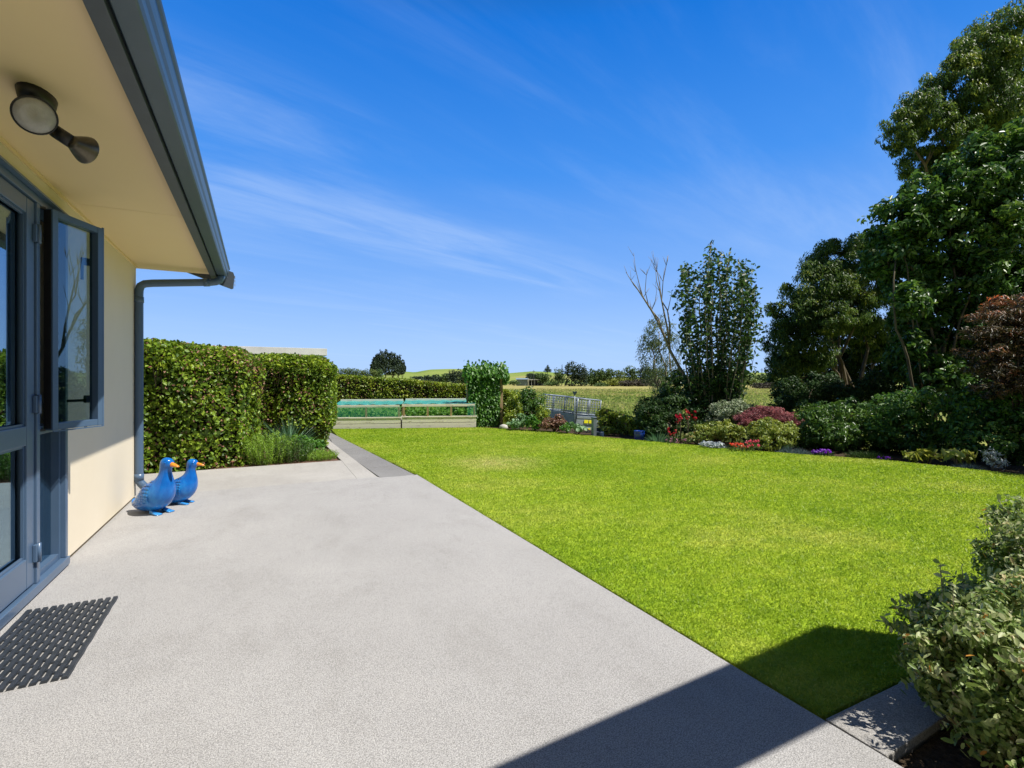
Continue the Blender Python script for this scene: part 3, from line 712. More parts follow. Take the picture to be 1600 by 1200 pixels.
mb = MB(); mb.box(-0.075, -0.01, -0.03, -0.02, zs1-0.012, zs1+0.004, MS); hp(mb, 'stay', M['black'], sash); mb = MB(); mb.box(-0.075, -0.01, -0.03, -0.02, zs0-0.002, zs0+0.012, MS); hp(mb, 'stay', M['black'], sash)
# small hook on the wall below the sash
hk = empty('wall_hook', (WX, 4.86, 0.93), 'small wire hook fixed to the cream wall under the open window', 'hook')
mb = MB(); mb.tube([(0.0, 0, 0.02), (0.02, 0, 0.02), (0.03, 0, 0.0), (0.022, 0, -0.02), (0.008, 0, -0.018)], 0.003, 6); mb.build('wire', M['black'], hk)
mb = MB(); mb.tube([(0, 0, 0.02), (0.004, 0, 0.02)], 0.01, 10); mb.build('wall_plate', M['black'], hk)

# floodlight under the eave
fb = np.array([-0.87, 2.91, SOF])
fl = empty('floodlight', fb, 'twin spotlight with one round frosted lamp fixed under the eave', 'light')
def frame_to(d):
    d = Vector(d).normalized(); a = Vector((0, 0, 1)) if abs(d.z) < 0.9 else Vector((1, 0, 0)); x = a.cross(d).normalized(); y = d.cross(x)
    return Matrix(((x.x, y.x, d.x, 0), (x.y, y.y, d.y, 0), (x.z, y.z, d.z, 0), (0, 0, 0, 1)))
mb = MB(); mb.lathe([(0.0, -0.045), (0.045, -0.045), (0.06, -0.03), (0.065, 0), (0.0, 0)], (0, 0, 0), 20)
for v_ in range(len(mb.v)): x, y, z = mb.v[v_]; mb.v[v_] = (x, y*1.7, z)
mb.build('mounting_plate', M['black'], fl)
A = Vector(pix(54, 180, 2.10) - fb); dA = (Vector((0, 0, 1.25)) - Vector(pix(54, 180, 2.10))).normalized() + Vector((0.18, -0.1, -0.25)); dA.normalize()
MA = Matrix.Translation(A) @ frame_to(dA)
mb = MB(); mb.lathe([(0.0, -0.10), (0.03, -0.10), (0.035, -0.06), (0.056, -0.02), (0.073, 0.0), (0.075, 0.008), (0.070, 0.012), (0.069, 0.004), (0.0, 0.004)], n=32, M=MA); la = mb.build('lamp_head', M['black'], fl)
mb = MB(); mb.lathe([(0.0, 0.005), (0.0685, 0.005), (0.067, 0.011), (0.04, 0.018), (0.0, 0.021)], n=32, M=MA); mb.build('lens', M['lens'], la)
mb = MB(); mb.tube([A - dA*0.09, A - dA*0.10 + Vector((0.0, 0.01, 0.02)), Vector((0, -0.04, -0.03))], 0.02, 10); mb.build('arm', M['black'], fl)
B0 = Vector(pix(86, 205, 2.20) - fb); B1 = Vector(pix(112, 222, 2.20) - fb); B2 = Vector(pix(134, 234, 2.265) - fb)
mb = MB(); mb.tube([Vector((0.0, 0.05, -0.03)), B0], 0.02, 10); mb.tube([B0, B1], 0.028, 14); mb.build('arm', M['black'], fl)
MBm = Matrix.Translation(B1) @ frame_to(B2-B1); ln = (B2-B1).length
mb = MB(); mb.lathe([(0.0, -0.005), (0.027, -0.005), (0.029, 0.004), (0.045, ln*0.5), (0.061, ln), (0.062, ln+0.005), (0.056, ln+0.006), (0.0, ln+0.002)], n=26, M=MBm); lb = mb.build('lamp_head', M['lampcan'], fl)
mb = MB(); mb.lathe([(0.0, ln+0.003), (0.055, ln+0.0055), (0.03, ln+0.008), (0.0, ln+0.009)], n=26, M=MBm); mb.build('lens', M['lens'], lb)

# ------------------------------------------------------------------ DOOR MAT
mat_o = empty('doormat', (-0.925, 3.19, 0.0), 'dark grey slatted rubber doormat on the concrete by the glazed doors', 'doormat', rz=0.012)
mb = MB(); NB = 12; Wm, Lm = 0.41, 0.90
for k in range(NB):
    xc = -Wm/2 + Wm*(k+0.5)/NB; ph = random.uniform(0, 6)
    pts = [(xc + 0.0012*math.sin(i*0.9+ph), -Lm/2 + Lm*i/40 + random.uniform(-.0005, .0005), 0) for i in range(41)]
    top, w = 0.012, 0.0122
    for i in range(40):
        (xa, ya, _), (xb, yb, _) = pts[i], pts[i+1]
        mb.add([(xa-w, ya, 0.001), (xa+w, ya, 0.001), (xb+w, yb, 0.001), (xb-w, yb, 0.001), (xa-w*.8, ya, top), (xa+w*.8, ya, top), (xb+w*.8, yb, top), (xb-w*.8, yb, top)],
               [(4, 5, 6, 7), (0, 4, 7, 3), (1, 2, 6, 5)] + ([(0, 1, 5, 4)] if i == 0 else []) + ([(3, 7, 6, 2)] if i == 39 else []))
for k in range(NB-1):
    xc = -Wm/2 + Wm*(k+1)/NB
    for j in range(12):
        yc = -Lm/2 + Lm*(j+0.5+(0.5 if k % 2 else 0))/12.5
        mb.box(xc-0.0085, xc+0.0085, yc-0.007, yc+0.007, 0.002, 0.0085)
mb.build('slats', M['rubber'], mat_o)

# ------------------------------------------------------------------ DUCKS
def duck(loc, rz, sc, label, yaw_head=0.0, tail_up=0.0):
    root = empty('duck_ornament', loc, label, 'duck ornament', 'blue ceramic ducks by the downpipe', rz)
    sp = [(-0.290, 0.120+tail_up, 0.022, 0.010), (-0.268, 0.098+tail_up, 0.046, 0.022), (-0.225, 0.078, 0.066, 0.042), (-0.17, 0.082, 0.094, 0.074), (-0.10, 0.108, 0.120, 0.106), (-0.03, 0.145, 0.134, 0.137),
          (0.03, 0.190, 0.137, 0.146), (0.072, 0.245, 0.120, 0.124), (0.095, 0.300, 0.090, 0.092), (0.105, 0.350, 0.065, 0.064), (0.109, 0.395, 0.051, 0.051), (0.112, 0.430, 0.048, 0.050),
          (0.120, 0.460, 0.054, 0.058), (0.130, 0.488, 0.055, 0.062), (0.138, 0.513, 0.045, 0.050), (0.143, 0.531, 0.024, 0.028)]
    mb = MB(); rings = []; n = 26
    for i, (x, z, rl, rn) in enumerate(sp):
        p = Vector((x, 0, z)); a = sp[max(i-1, 0)]; b = sp[min(i+1, len(sp)-1)]
        t = Vector((b[0]-a[0], 0, b[1]-a[1])).normalized(); nn_ = Vector((-t.z, 0, t.x))
        ring = []
        for k in range(n):
            an = 2*math.pi*k/n; q = p + Vector((0, rl*math.cos(an), 0)) + nn_*(rn*math.sin(an))
            q.z = max(q.z, 0.006) if q.z > 0 else 0.004
            if i >= 10:
                c = Vector((0.11, 0, 0)); v = q-c; ca, sa = math.cos(yaw_head), math.sin(yaw_head)
                q = Vector((c.x+v.x*ca-v.y*sa, v.x*sa+v.y*ca, q.z))
            ring.append(q)
        rings.append(ring)
    mb.rings(rings); me = mb.mesh('duck_ornament_body'); body = link('body', me, M['duck'], root)
    ss = body.modifiers.new('smooth', 'SUBSURF'); ss.levels = 2; ss.render_levels = 2
    R = Matrix.Translation((0.11, 0, 0)) @ Matrix.Rotation(yaw_head, 4, 'Z') @ Matrix.Translation((-0.11, 0, 0))
    mb = MB(); rings = []
    for (x, z, rl, rn) in [(0.160, 0.473, 0.020, 0.024), (0.185, 0.471, 0.023, 0.022), (0.215, 0.464, 0.021, 0.016), (0.240, 0.457, 0.018, 0.011), (0.258, 0.452, 0.010, 0.006)]:
        rings.append([R @ Vector((x, rl*math.cos(2*math.pi*k/14), z+rn*math.sin(2*math.pi*k/14))) for k in range(14)])
    mb.rings(rings); o = mb.build('beak', M['beak'], root)
    # eyes
    for s in (-1, 1):
        mb = MB(); mb.lathe([(0.0, -0.008), (0.006, -0.006), (0.008, 0), (0.006, 0.006), (0.0, 0.008)], (0, 0, 0), 12, R @ Matrix.Translation((0.152, s*0.047, 0.490)))
        mb.build('eye', M['duck'], root)
    # feathered wings: overlapping scales laid on the flank
    bvh = BVHTree.FromPolygons([v.co.copy() for v in me.vertices], [tuple(p.vertices) for p in me.polygons])
    for s in (-1, 1):
        mb = MB()
        for i in range(11):
            for j in range(7):
                fx = i/10.0; fz = (j+0.5*(i % 2))/6.5
                x = 0.045 - 0.245*fx; zc = 0.245 - 0.125*fx; half = 0.085*(1-fx)**0.6+0.012
                z = zc + (fz-0.5)*2*half - 0.01
                hit = bvh.ray_cast(Vector((x, s*0.4, z)), Vector((0, -s, 0)))
                if hit[0] is None: continue
                nr = hit[1] if hit[1].y*s > 0 else -hit[1]
                if nr.y*s < 0.35: continue
                p = hit[0] + nr*0.001; d = Vector((-0.86, 0, -0.5)); d = (d - nr*d.dot(nr)).normalized(); w = nr.cross(d)
                L_, W_, T_ = 0.026+0.012*fx, 0.018, 0.0035
                vs = [p - d*L_*.45, p + w*W_*.8 + nr*T_*.4, p + d*L_*.5 + w*W_*.7 + nr*T_, p + d*L_*.8 + nr*T_*1.1, p + d*L_*.5 - w*W_*.7 + nr*T_, p - w*W_*.8 + nr*T_*.4, p + nr*T_*1.3]
                low = [p + d*L_*.85 - nr*.004, p + d*L_*.5 + w*W_*.75 - nr*.004, p + d*L_*.5 - w*W_*.75 - nr*.004]
                mb.add(vs+low, [(0, 1, 6), (1, 2, 6), (2, 3, 6), (3, 4, 6), (4, 5, 6), (5, 0, 6), (3, 2, 8, 7), (4, 3, 7, 9)], True)
        mb.build('wing', M['duck'], root)
    for s in (-1, 1):
        mb = MB(); rings = []
        for (x, w, h) in [(0.0, 0.016, 0.05), (0.035, 0.024, 0.038), (0.072, 0.031, 0.022), (0.098, 0.035, 0.015), (0.112, 0.028, 0.007)]:
            rings.append([Vector((x, s*0.062 + w*math.cos(2*math.pi*k/12)*(1+0.12*math.cos(3*2*math.pi*k/12)), 0.002+h*0.5+h*0.5*math.sin(2*math.pi*k/12))) for k in range(12)])
        mb.rings(rings); mb.build('foot', M['duckfoot'], root)
    root.scale = (sc, sc, sc)
    return root
duck(gnd(245, 801.5), math.radians(-43), 1.0, 'larger blue ceramic duck with orange beak nearest the doormat', 0.08)
duck(gnd(283, 787), math.radians(-20), 0.86, 'smaller blue ceramic duck standing behind the taller one', 0.05)

# ------------------------------------------------------------------ HEDGES
def hedge(name, label, corners, zb, ztop, size, dens, mat, group=None, thick=0.14, aspect=0.72, brown=0.05, full=True, twigs=200, rough=0.04, cut=None, pitch=0.10, rnd_edge=0.13, rr=0.0):
    if rr: rnd_edge = rr
    """corners: outline in plan (counter-clockwise); ztop(x, y) is the clipped top"""
    cx = np.mean([c[0] for c in corners]); cy = np.mean([c[1] for c in corners]); base = (cx, cy, zb)
    root = empty(name, base, label, 'hedge', group)
    n = len(corners); Ps, Ns = [], []
    for i in range(n):
        (ax, ay), (bx, by) = corners[i], corners[(i+1) % n]; l = math.hypot(bx-ax, by-ay)
        nx, ny = (by-ay)/l, -(bx-ax)/l
        H_ = max(0.2, float(ztop((ax+bx)/2, (ay+by)/2)) - zb); m = int(l*H_*dens)
        t_ = RNG.random(m); x = ax+(bx-ax)*t_; y = ay+(by-ay)*t_; zt = ztop(x, y); h = RNG.random(m)
        z = zb + (zt-zb)*h
        edge = np.clip((zt - z)/rnd_edge, 0, 1); off = -(1-edge)**2*rnd_edge*(0.6 if rr else 0.8); z = z - (rr*0.62*(1-edge*0.35)*np.clip(1-(zt-z)/rr, 0, 1) if rr else 0)
        ce = np.minimum(t_, 1-t_)*l; off -= (1-np.clip(ce/rnd_edge, 0, 1))**2*rnd_edge*0.45
        off = off + RNG.random(m)**1.8*(-thick) + rough*(np.sin(x*3.1+z*2.3+i)+np.sin(y*2.7-z*3.9+1.3))*0.5 + RNG.normal(0, 0.012, m)
        if cut: off = off - cut[0]*(1-np.clip((z-zb)/cut[1], 0, 1))
        P = np.stack([x+nx*off, y+ny*off, z], -1); Nn = np.tile([nx, ny, 0.35], (m, 1)); Ps.append(P); Ns.append(Nn)
    xs = [c[0] for c in corners]; ys_ = [c[1] for c in corners]
    area = (max(xs)-min(xs))*(max(ys_)-min(ys_)); m = int(area*dens)
    x = RNG.uniform(min(xs), max(xs), m); y = RNG.uniform(min(ys_), max(ys_), m); k = inside(x, y, corners); x, y = x[k], y[k]; m = len(x)
    z = ztop(x, y) - (rr*0.62*(1-np.clip(seg_dist(x, y, list(corners)+[corners[0]])/rr, 0, 1))**2 if rr else 0) - RNG.random(m)**1.6*thick + rough*0.6*(np.sin(x*2.9)+np.sin(y*3.3))*0.5 + RNG.normal(0, 0.014, m) - 0.01
    Ps.append(np.stack([x, y, z], -1)); Ns.append(np.tile([0, 0, 1.0], (m, 1)))
    P = np.concatenate(Ps); N = np.concatenate(Ns)
    # natural sprays: neighbouring leaves share a shade of green
    cl = (np.sin(P[:, 0]*9+P[:, 2]*7)+np.sin(P[:, 1]*8-P[:, 2]*11)+np.sin(P[:, 0]*17+P[:, 1]*13))*0.09
    R = np.clip(RNG.random(len(P))*0.7+0.15+cl, 0, 1)
    kb = RNG.random(len(P)) < brown
    cen = np.sin(P[:, 0]*2.3+1)+np.sin(P[:, 2]*3.1+P[:, 1]*1.7)
    kb |= (RNG.random(len(P)) < brown*2.2) & (cen > 0.8)
    leaf_obj('foliage', mat, root, P[~kb], N[~kb], size, base, aspect=aspect, jit=0.85, rnd=R[~kb], full=full, svar=0.45, fold=0.3)
    if kb.sum() > 5: leaf_obj('dry_foliage', L['hedgebrown'], root, P[kb], N[kb], size*0.8, base, aspect=aspect*0.8, jit=0.8, full=False)
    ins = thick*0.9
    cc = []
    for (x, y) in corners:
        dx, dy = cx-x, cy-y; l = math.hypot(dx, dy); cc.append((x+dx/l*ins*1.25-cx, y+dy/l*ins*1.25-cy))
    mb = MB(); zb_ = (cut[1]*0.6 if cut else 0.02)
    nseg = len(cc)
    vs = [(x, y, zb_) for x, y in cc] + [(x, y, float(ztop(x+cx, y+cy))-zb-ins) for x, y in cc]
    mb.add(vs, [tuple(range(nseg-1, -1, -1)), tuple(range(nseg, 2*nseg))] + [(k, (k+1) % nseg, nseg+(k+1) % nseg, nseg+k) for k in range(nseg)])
    idx = RNG.integers(0, len(P), twigs)
    for i in idx:
        p = P[i]-np.array(base); inn = -N[i]*thick*1.2; q = p + inn + RNG.normal(0, 0.06, 3) + np.array([0, 0, -0.12])
        mb.tube([q, (p+q)/2+RNG.normal(0, 0.01, 3), p], [0.006, 0.005, 0.0025], 4, cap=False)
    for k in range(max(3, twigs//40)):
        i = random.randrange(n); (ax, ay), (bx, by) = corners[i], corners[(i+1) % n]; t_ = random.random()
        x = (ax+(bx-ax)*t_)*0.6+cx*0.4-cx; y = (ay+(by-ay)*t_)*0.6+cy*0.4-cy
        mb.tube([(x, y, 0), (x*1.03, y*1.03, 0.2), (x*1.1, y*1.1, 0.5)], [0.03, 0.024, 0.02], 7)
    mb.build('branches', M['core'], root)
    return root
hedge('hedge', 'tall clipped hedge with large glossy leaves and brown patches beside the house corner', [(-3.4, 8.50), (-1.35, 8.42), (-0.35, 8.55), (-0.08, 8.72), (0.04, 9.0), (0.04, 10.0), (-0.1, 10.3), (-3.4, 10.3)], -0.03,
      lambda x, y: 1.87 - 0.05*np.maximum(0, (np.asarray(x)+1.2)/1.2) + 0*np.asarray(y), 0.055, 2500, L['hedge'], brown=0.15, twigs=1600, thick=0.24, rough=0.07, rr=0.42)
hedge('hedge', 'rounded block of clipped hedge overhanging the grey path beyond the herbs', [(-0.3, 10.65), (0.2, 10.3), (1.15, 10.15), (1.34, 10.28), (1.42, 10.5), (1.38, 12.6), (-0.3, 12.6)], -0.03,
      lambda x, y: 1.81 - 0.04*np.asarray(x) + 0*np.asarray(y), 0.050, 2700, L['hedge'], brown=0.09, twigs=900, thick=0.20, rr=0.38, cut=(0.24, 0.5))
def strip(p0, p1, w):
    p0, p1 = np.array(p0), np.array(p1); d = (p1-p0)/np.linalg.norm(p1-p0); nrm = np.array([-d[1], d[0]])
    return [tuple(p0), tuple(p1), tuple(p1+nrm*w), tuple(p0+nrm*w)]
a0 = at(522, 17.0, 0)[:2]; a1 = at(852, 17.6, 0)[:2]
def back_top(x, y):
    fwd = ST*np.asarray(x)+CT*np.asarray(y); u = CX + FPX*(CT*np.asarray(x)-ST*np.asarray(y))/fwd
    return CAMZ + (HY - np.interp(u, [480, 530, 640, 735, 790, 852, 900], [585.5, 586, 593, 602, 609.5, 622, 630]))/FPX*17.3
hedge('hedge', 'long low yellow-green hedge running behind the netted garden beds', strip(a0, a1, 1.1), -0.15, back_top, 0.065, 1900, L['hedgeb'], brown=0.04, twigs=200, full=False, thick=0.12, rough=0.02)
b0 = at(934, 13.4, 0)[:2]; b1 = at(1002, 12.0, 0)[:2]
def low_top(x, y):
    fwd = ST*np.asarray(x)+CT*np.asarray(y); u = CX + FPX*(CT*np.asarray(x)-ST*np.asarray(y))/fwd
    return CAMZ + (HY - np.interp(u, [900, 934, 1002, 1040], [632, 638.5, 656, 664]))/FPX*(12.9)
hedge('hedge', 'short sloping clipped hedge between the cage trailer and the blue pot', strip(b0, b1, 0.9), -0.5, low_top, 0.065, 1900, L['hedgeb'], brown=0.06, twigs=100, full=False, thick=0.12, rough=0.02)

# ------------------------------------------------------------------ HERB BED by the hedge
def blades(name, label, cat, c, R_, h, n, w, mat, lean=0.5, cone=1.0, group=None, leafy=0, leafsize=0.02, part='foliage', Ry=None):
    """upright stems or blades from a clump; leafy > 0 puts small leaves along each stem"""
    root = empty(name, c, label, cat, group); Ry = Ry or R_
    a = RNG.uniform(0, 2*np.pi, n); r = np.sqrt(RNG.random(n))
    x, y = np.cos(a)*r*R_, np.sin(a)*r*Ry
    hh = h*RNG.uniform(0.6, 1.05, n)*(1-0.35*r**2)
    lx, ly = np.cos(a)*r*lean*hh*cone + RNG.normal(0, 0.06, n)*h, np.sin(a)*r*lean*hh*cone + RNG.normal(0, 0.06, n)*h
    if leafy:
        ts = RNG.random((n, leafy))**0.8
        P = np.stack([x[:, None]+lx[:, None]*ts**1.3, y[:, None]+ly[:, None]*ts**1.3, hh[:, None]*ts], -1).reshape(-1, 3)
        P += RNG.normal(0, leafsize*0.35, P.shape)
        dirs = np.tile([0, 0, 0.9], (len(P), 1)) + RNG.normal(0, 0.5, (len(P), 3))
        V, F, rr, k = leaves(P, RNG.normal(0, 1, P.shape), leafsize, aspect=0.3, dirs=dirs, jit=0.4)
        link(part, raw_mesh(part, V, F, k, rr), mat, root)
        mb = MB()
        for i in range(0, n, max(1, n//60)): mb.tube([(x[i], y[i], 0), (x[i]+lx[i]*.4, y[i]+ly[i]*.4, hh[i]*.5), (x[i]+lx[i], y[i]+ly[i], hh[i]*.97)], [0.004, 0.003, 0.0015], 4, cap=False)
        mb.build('stems', M['bark'], root)
    else:
        az = RNG.uniform(0, 2*np.pi, n); W = np.stack([np.cos(az), np.sin(az), np.zeros(n)], -1)*w
        B = np.stack([x, y, np.zeros(n)], -1); T = B + np.stack([lx, ly, hh], -1); T[:, 2] -= np.hypot(lx, ly)*0.3
        Mi = B*0.5+T*0.5; Mi[:, :2] -= np.stack([lx, ly], -1)*0.2; Mi[:, 2] += hh*0.08
        V = np.stack([B-W*.7, B+W*.7, Mi+W, Mi-W, T], 1).reshape(-1, 3); o = np.arange(n)[:, None]*5
        F = np.concatenate([o+np.array([[0, 1, 2]]), o+np.array([[0, 2, 3]]), o+np.array([[3, 2, 4]])], 0)
        link(part, raw_mesh(part, V, F, 3, np.repeat(RNG.random(n), 5)), mat, root)
    return root
blades('herb_bush', 'tall upright green herb bush at the foot of the big hedge', 'herb', (0.12, 8.82, -0.03), 0.30, 0.56, 240, 0.004, L['rosemary'], 0.35, 1, leafy=46, leafsize=0.028, Ry=0.25)
blades('herb_bush', 'darker herb bush between the tall herb and the low creeping one', 'herb', (0.46, 8.92, -0.03), 0.26, 0.46, 200, 0.004, L['rhodo'], 0.35, 1, leafy=46, leafsize=0.026, Ry=0.25)
blades('spiky_plant', 'blue-green spiky bladed plant rising behind the herb bushes', 'plant', (0.46, 9.35, -0.03), 0.16, 0.85, 190, 0.006, L['bluegreen'], 0.75)
plant('leafy_herb', 'bright green leafy herb under the path hedge overhang', 'herb', [(0.78, 9.35, 0.10, 0.24, 0.2, 0.17), (0.62, 9.2, 0.18, 0.2, 0.2, 0.2)], 0.05, L['bean'], (0.75, 9.3, -0.03), dens=80, trunk=0.01)
blades('creeping_herb', 'low mound of creeping herb on bark mulch at the bed corner', 'herb', (0.88, 8.92, -0.03), 0.27, 0.17, 420, 0.003, L['rosemary'], 0.5, 1, leafy=16, leafsize=0.022, Ry=0.2)

# ------------------------------------------------------------------ SHED behind hedge
sh = empty('shed', (-0.6, 16.2, 0), 'low shed with a white roof edge showing above the clipped hedges', 'shed')
mb = MB(); mb.box(-2.8, 2.15, -1.4, 1.6, -0.1, 1.98); mb.build('wall', M['shedblue'], sh)
mb = MB(); mb.box(-2.9, 2.27, -1.5, 1.7, 1.98, 2.17, bev=0.006); mb.build('fascia', M['white'], sh)
mb = MB(); mb.add([(-2.88, -1.48, 2.172), (2.25, -1.48, 2.172), (2.25, 1.68, 2.172), (-2.88, 1.68, 2.172), (-2.88, 0.1, 2.23), (2.25, 0.1, 2.23)], [(0, 1, 5, 4), (4, 5, 2, 3), (0, 4, 3), (1, 2, 5)]); mb.build('roof', M['white'], sh)

# ------------------------------------------------------------------ RAISED BEDS
A0 = np.array([1.72, 14.32]); A1 = np.array([5.43, 13.06]); ax_ = (A1-A0)/np.linalg.norm(A1-A0); ang = math.atan2(ax_[1], ax_[0]); LB = float(np.linalg.norm(A1-A0))
def raised(x0, x1, label, side_net, veg_label, dz):
    p = A0 + ax_*x0; W_ = x1-x0-0.02; D_ = 1.35
    root = empty('raised_garden_bed', (p[0], p[1], -0.03+dz), label, 'garden bed', 'netted timber garden beds', ang)
    for (xa, xb, ya, yb) in ((0, W_, 0, 0.045), (0, W_, D_-0.045, D_), (0, 0.045, 0.046, D_-0.046), (W_-0.045, W_, 0.046, D_-0.046)):
        for k in range(2):
            mb = MB(); mb.box(xa, xb, ya, yb, k*0.150, k*0.150+0.138, bev=0.004); mb.build('board', M['timber'], root)
    mb = MB(); mb.box(0.05, W_-0.05, 0.05, D_-0.05, 0.1, 0.25); mb.build('soil', M['soil'], root)
    zt = 0.655
    for (xa, xb, ya, yb, za) in ((0, W_-0.03, 0.0, 0.04, zt-0.065), (0, W_-0.03, D_-0.04, D_, zt+0.05), ):
        mb = MB(); mb.box(xa, xb, ya, yb, za, za+0.065, bev=0.003); mb.build('rail', M['timber'], root)
    mb = MB(); mb.box(-0.0, W_+0.03, -0.012, 0.055, 0.292, 0.325, bev=0.003); mb.build('capping', M['timber'], root)
    npst = 2 if W_ < 2 else 3
    xs = [0.02+(W_-0.09)*i/(npst) for i in range(npst+1)]
    for xx in xs:
        for yy, zz in ((0.003, zt-0.066), (D_-0.04, zt+0.049)):
            mb = MB(); mb.box(xx, xx+0.05, yy, yy+0.035, 0.326 if yy < .1 else 0.29, zz, bev=0.003); mb.build('post', M['postwood'], root)
    mb = MB(); N_ = 20
    vs = [(W_*i/N_-0.0, yy, zt+0.01+(0.055 if yy > 1 else 0)+0.012*math.sin(i*1.7+yy)) for yy in (0.02, 0.65, D_-0.02) for i in range(N_+1)]
    mb.add(vs, [(j*(N_+1)+i, j*(N_+1)+i+1, (j+1)*(N_+1)+i+1, (j+1)*(N_+1)+i) for j in range(2) for i in range(N_)], True)
    mb.build('top_net', M['net'], root)
    for (yy, tag_) in ((-0.004, 'f'), (D_+0.004, 'b')):
        xe_ = W_ if side_net or tag_ == 'b' else W_
        xs_ = 0 if side_net or tag_ == 'b' else W_*0.88
        mb = MB(); vs = [(xs_+(xe_-xs_)*i/12, yy-0.004*math.sin(i*2), z_) for z_ in (0.33, zt-0.03+(0.05 if tag_ == 'b' else 0)) for i in range(13)]
        mb.add(vs, [(i, i+1, 13+i+1, 13+i) for i in range(12)], True); mb.build('side_net', M['netside'], root)
    # the crop
    n = int(W_*800); P = np.stack([RNG.uniform(0.08, W_-0.08, n), RNG.uniform(0.1, D_-0.1, n), 0.25+RNG.random(n)*0.30], -1)
    c, s = math.cos(ang), math.sin(ang)
    V, F, rr, k = leaves(P, np.tile([0, -0.9, 1.0], (n, 1)), 0.085, aspect=0.75, jit=0.7, full=True)
    o = link('strawberry_leaves', raw_mesh('strawberry_leaves', V, F, k, rr), L['crop']); o.location = (p[0], p[1], -0.03+dz); o.rotation_euler = (0, 0, ang)
    tag(o, veg_label, kind='stuff')
sp_ = 1.52*LB/3.92*1.22
raised(0, sp_, 'timber garden bed fully wrapped in teal netting nearest the path', True, 'leafy crop growing inside the teal netted bed', 0)
raised(sp_+0.02, LB, 'timber garden bed with open front beside the bean trellis', False, 'leafy crop growing inside the open fronted bed', 0.015)

# bean trellis
tp = at(757, 14.65, -0.05)
tr = empty('bean_trellis', tp, 'trellis smothered in climbing beans with one bare timber post', 'trellis', rz=ang*0.4)
mb = MB(); mb.box(0.44, 0.53, -0.10, -0.01, 0, 1.62, bev=0.005); mb.build('post', M['postwood'], tr)
mb = MB(); mb.box(-0.53, -0.44, -0.05, 0.04, 0, 1.5, bev=0.005); mb.build('post', M['postwood'], tr)
mb = MB(); mb.box(-0.53, 0.53, -0.04, 0.0, 1.5, 1.56); mb.build('rail', M['postwood'], tr); mb = MB(); mb.box(-0.53, 0.43, -0.035, 0.0, 0.75, 0.8); mb.build('rail', M['postwood'], tr)
n = 5200; x = RNG.uniform(-0.50, 0.42, n); z = RNG.uniform(0.03, 1.58, n); y = np.where(RNG.random(n) < .6, -1, 1)*RNG.uniform(0.03, 0.17, n)
P = np.stack([x, y, z], -1); n2 = 1200
a_ = RNG.uniform(0, 2*np.pi, n2); P2 = np.stack([RNG.uniform(-0.58, 0.66, n2), RNG.normal(0, 0.14, n2), 1.58 + RNG.normal(0, 0.12, n2)], -1)
n3 = 240; P3 = np.stack([RNG.uniform(0.5, 0.68, n3), RNG.normal(-0.02, 0.09, n3), RNG.uniform(1.25, 1.6, n3)], -1)
P = np.concatenate([P, P2, P3]); N = np.stack([np.zeros(len(P)), np.sign(P[:, 1]), np.full(len(P), 0.5)], -1)
V, F, rr, k = leaves(P, N, 0.085, aspect=0.75, dirs=np.tile([0, 0, -1.0], (len(P), 1)), jit=0.5, full=True)
link('foliage', raw_mesh('bean_foliage', V, F, k, rr), L['bean'], tr)
st_ = at(787, 13.7, -0.03); mb = MB()
mb.lathe([(0, 0), (0.10, 0.0), (0.125, 0.05), (0.10, 0.11), (0.03, 0.135), (0, 0.137)], n=14)
mb.v = [(x*(1+.08*math.sin(5*y*9)), y*0.9, z) for x, y, z in mb.v]
o = mb.build('garden_stone', M['stone']); o.location = tuple(st_); tag(o, 'round white stone at the foot of the trellis post', 'stone')

# ------------------------------------------------------------------ TRAILER
tc_ = at(915, 19.0, 0); trl = empty('cage_trailer', (tc_[0], tc_[1], -0.90), 'galvanised cage trailer with yellow reflectors parked behind the lawn', 'trailer')
WT, LT = 1.25, 1.95; zb0, zb1, zc1 = 0.52, 0.90, 1.50
# local: x across (width), y along (length, away)
def tb(name, mat, fn, par=None):
    mb = MB(); fn(mb); return mb.build(name, mat, par or trl)
tb('deck', M['steelblue'], lambda m: m.box(-WT/2, WT/2, 0, LT, zb0-0.05, zb0))
tb('side_panel', M['steelblue'], lambda m: (m.box(-WT/2-0.03, -WT/2, 0, LT, zb0, zb1, bev=0.006), m.box(-WT/2-0.045, -WT/2-0.031, 0, LT, zb1-0.05, zb1)))
tb('side_panel', M['steelblue'], lambda m: m.box(WT/2, WT/2+0.03, 0, LT, zb0, zb1, bev=0.006))
tb('front_panel', M['steelblue'], lambda m: m.box(-WT/2, WT/2, LT-0.03, LT, zb0, zb1, bev=0.006))
tg = tb('tailgate', M['galv'], lambda m: (m.box(-WT/2, WT/2, -0.034, -0.002, zb0+0.02, zb1-0.03, bev=0.006), m.box(-WT/2, WT/2, -0.05, -0.036, zb1-0.12, zb1-0.05)))
for xx in (-0.13, 0.13):
    tb('reflector', M['yellow'], lambda m: m.box(xx-0.11, xx+0.11, -0.062, -0.052, zb0+0.09, zb0+0.21, bev=0.004), tg)
tb('bumper', M['galv'], lambda m: m.box(-WT/2+0.05, WT/2-0.05, -0.08, -0.02, zb0-0.16, zb0-0.07, bev=0.008))
tb('tail_light', M['yellow'], lambda m: m.box(-0.18, 0.1, -0.094, -0.082, zb0-0.14, zb0-0.09))
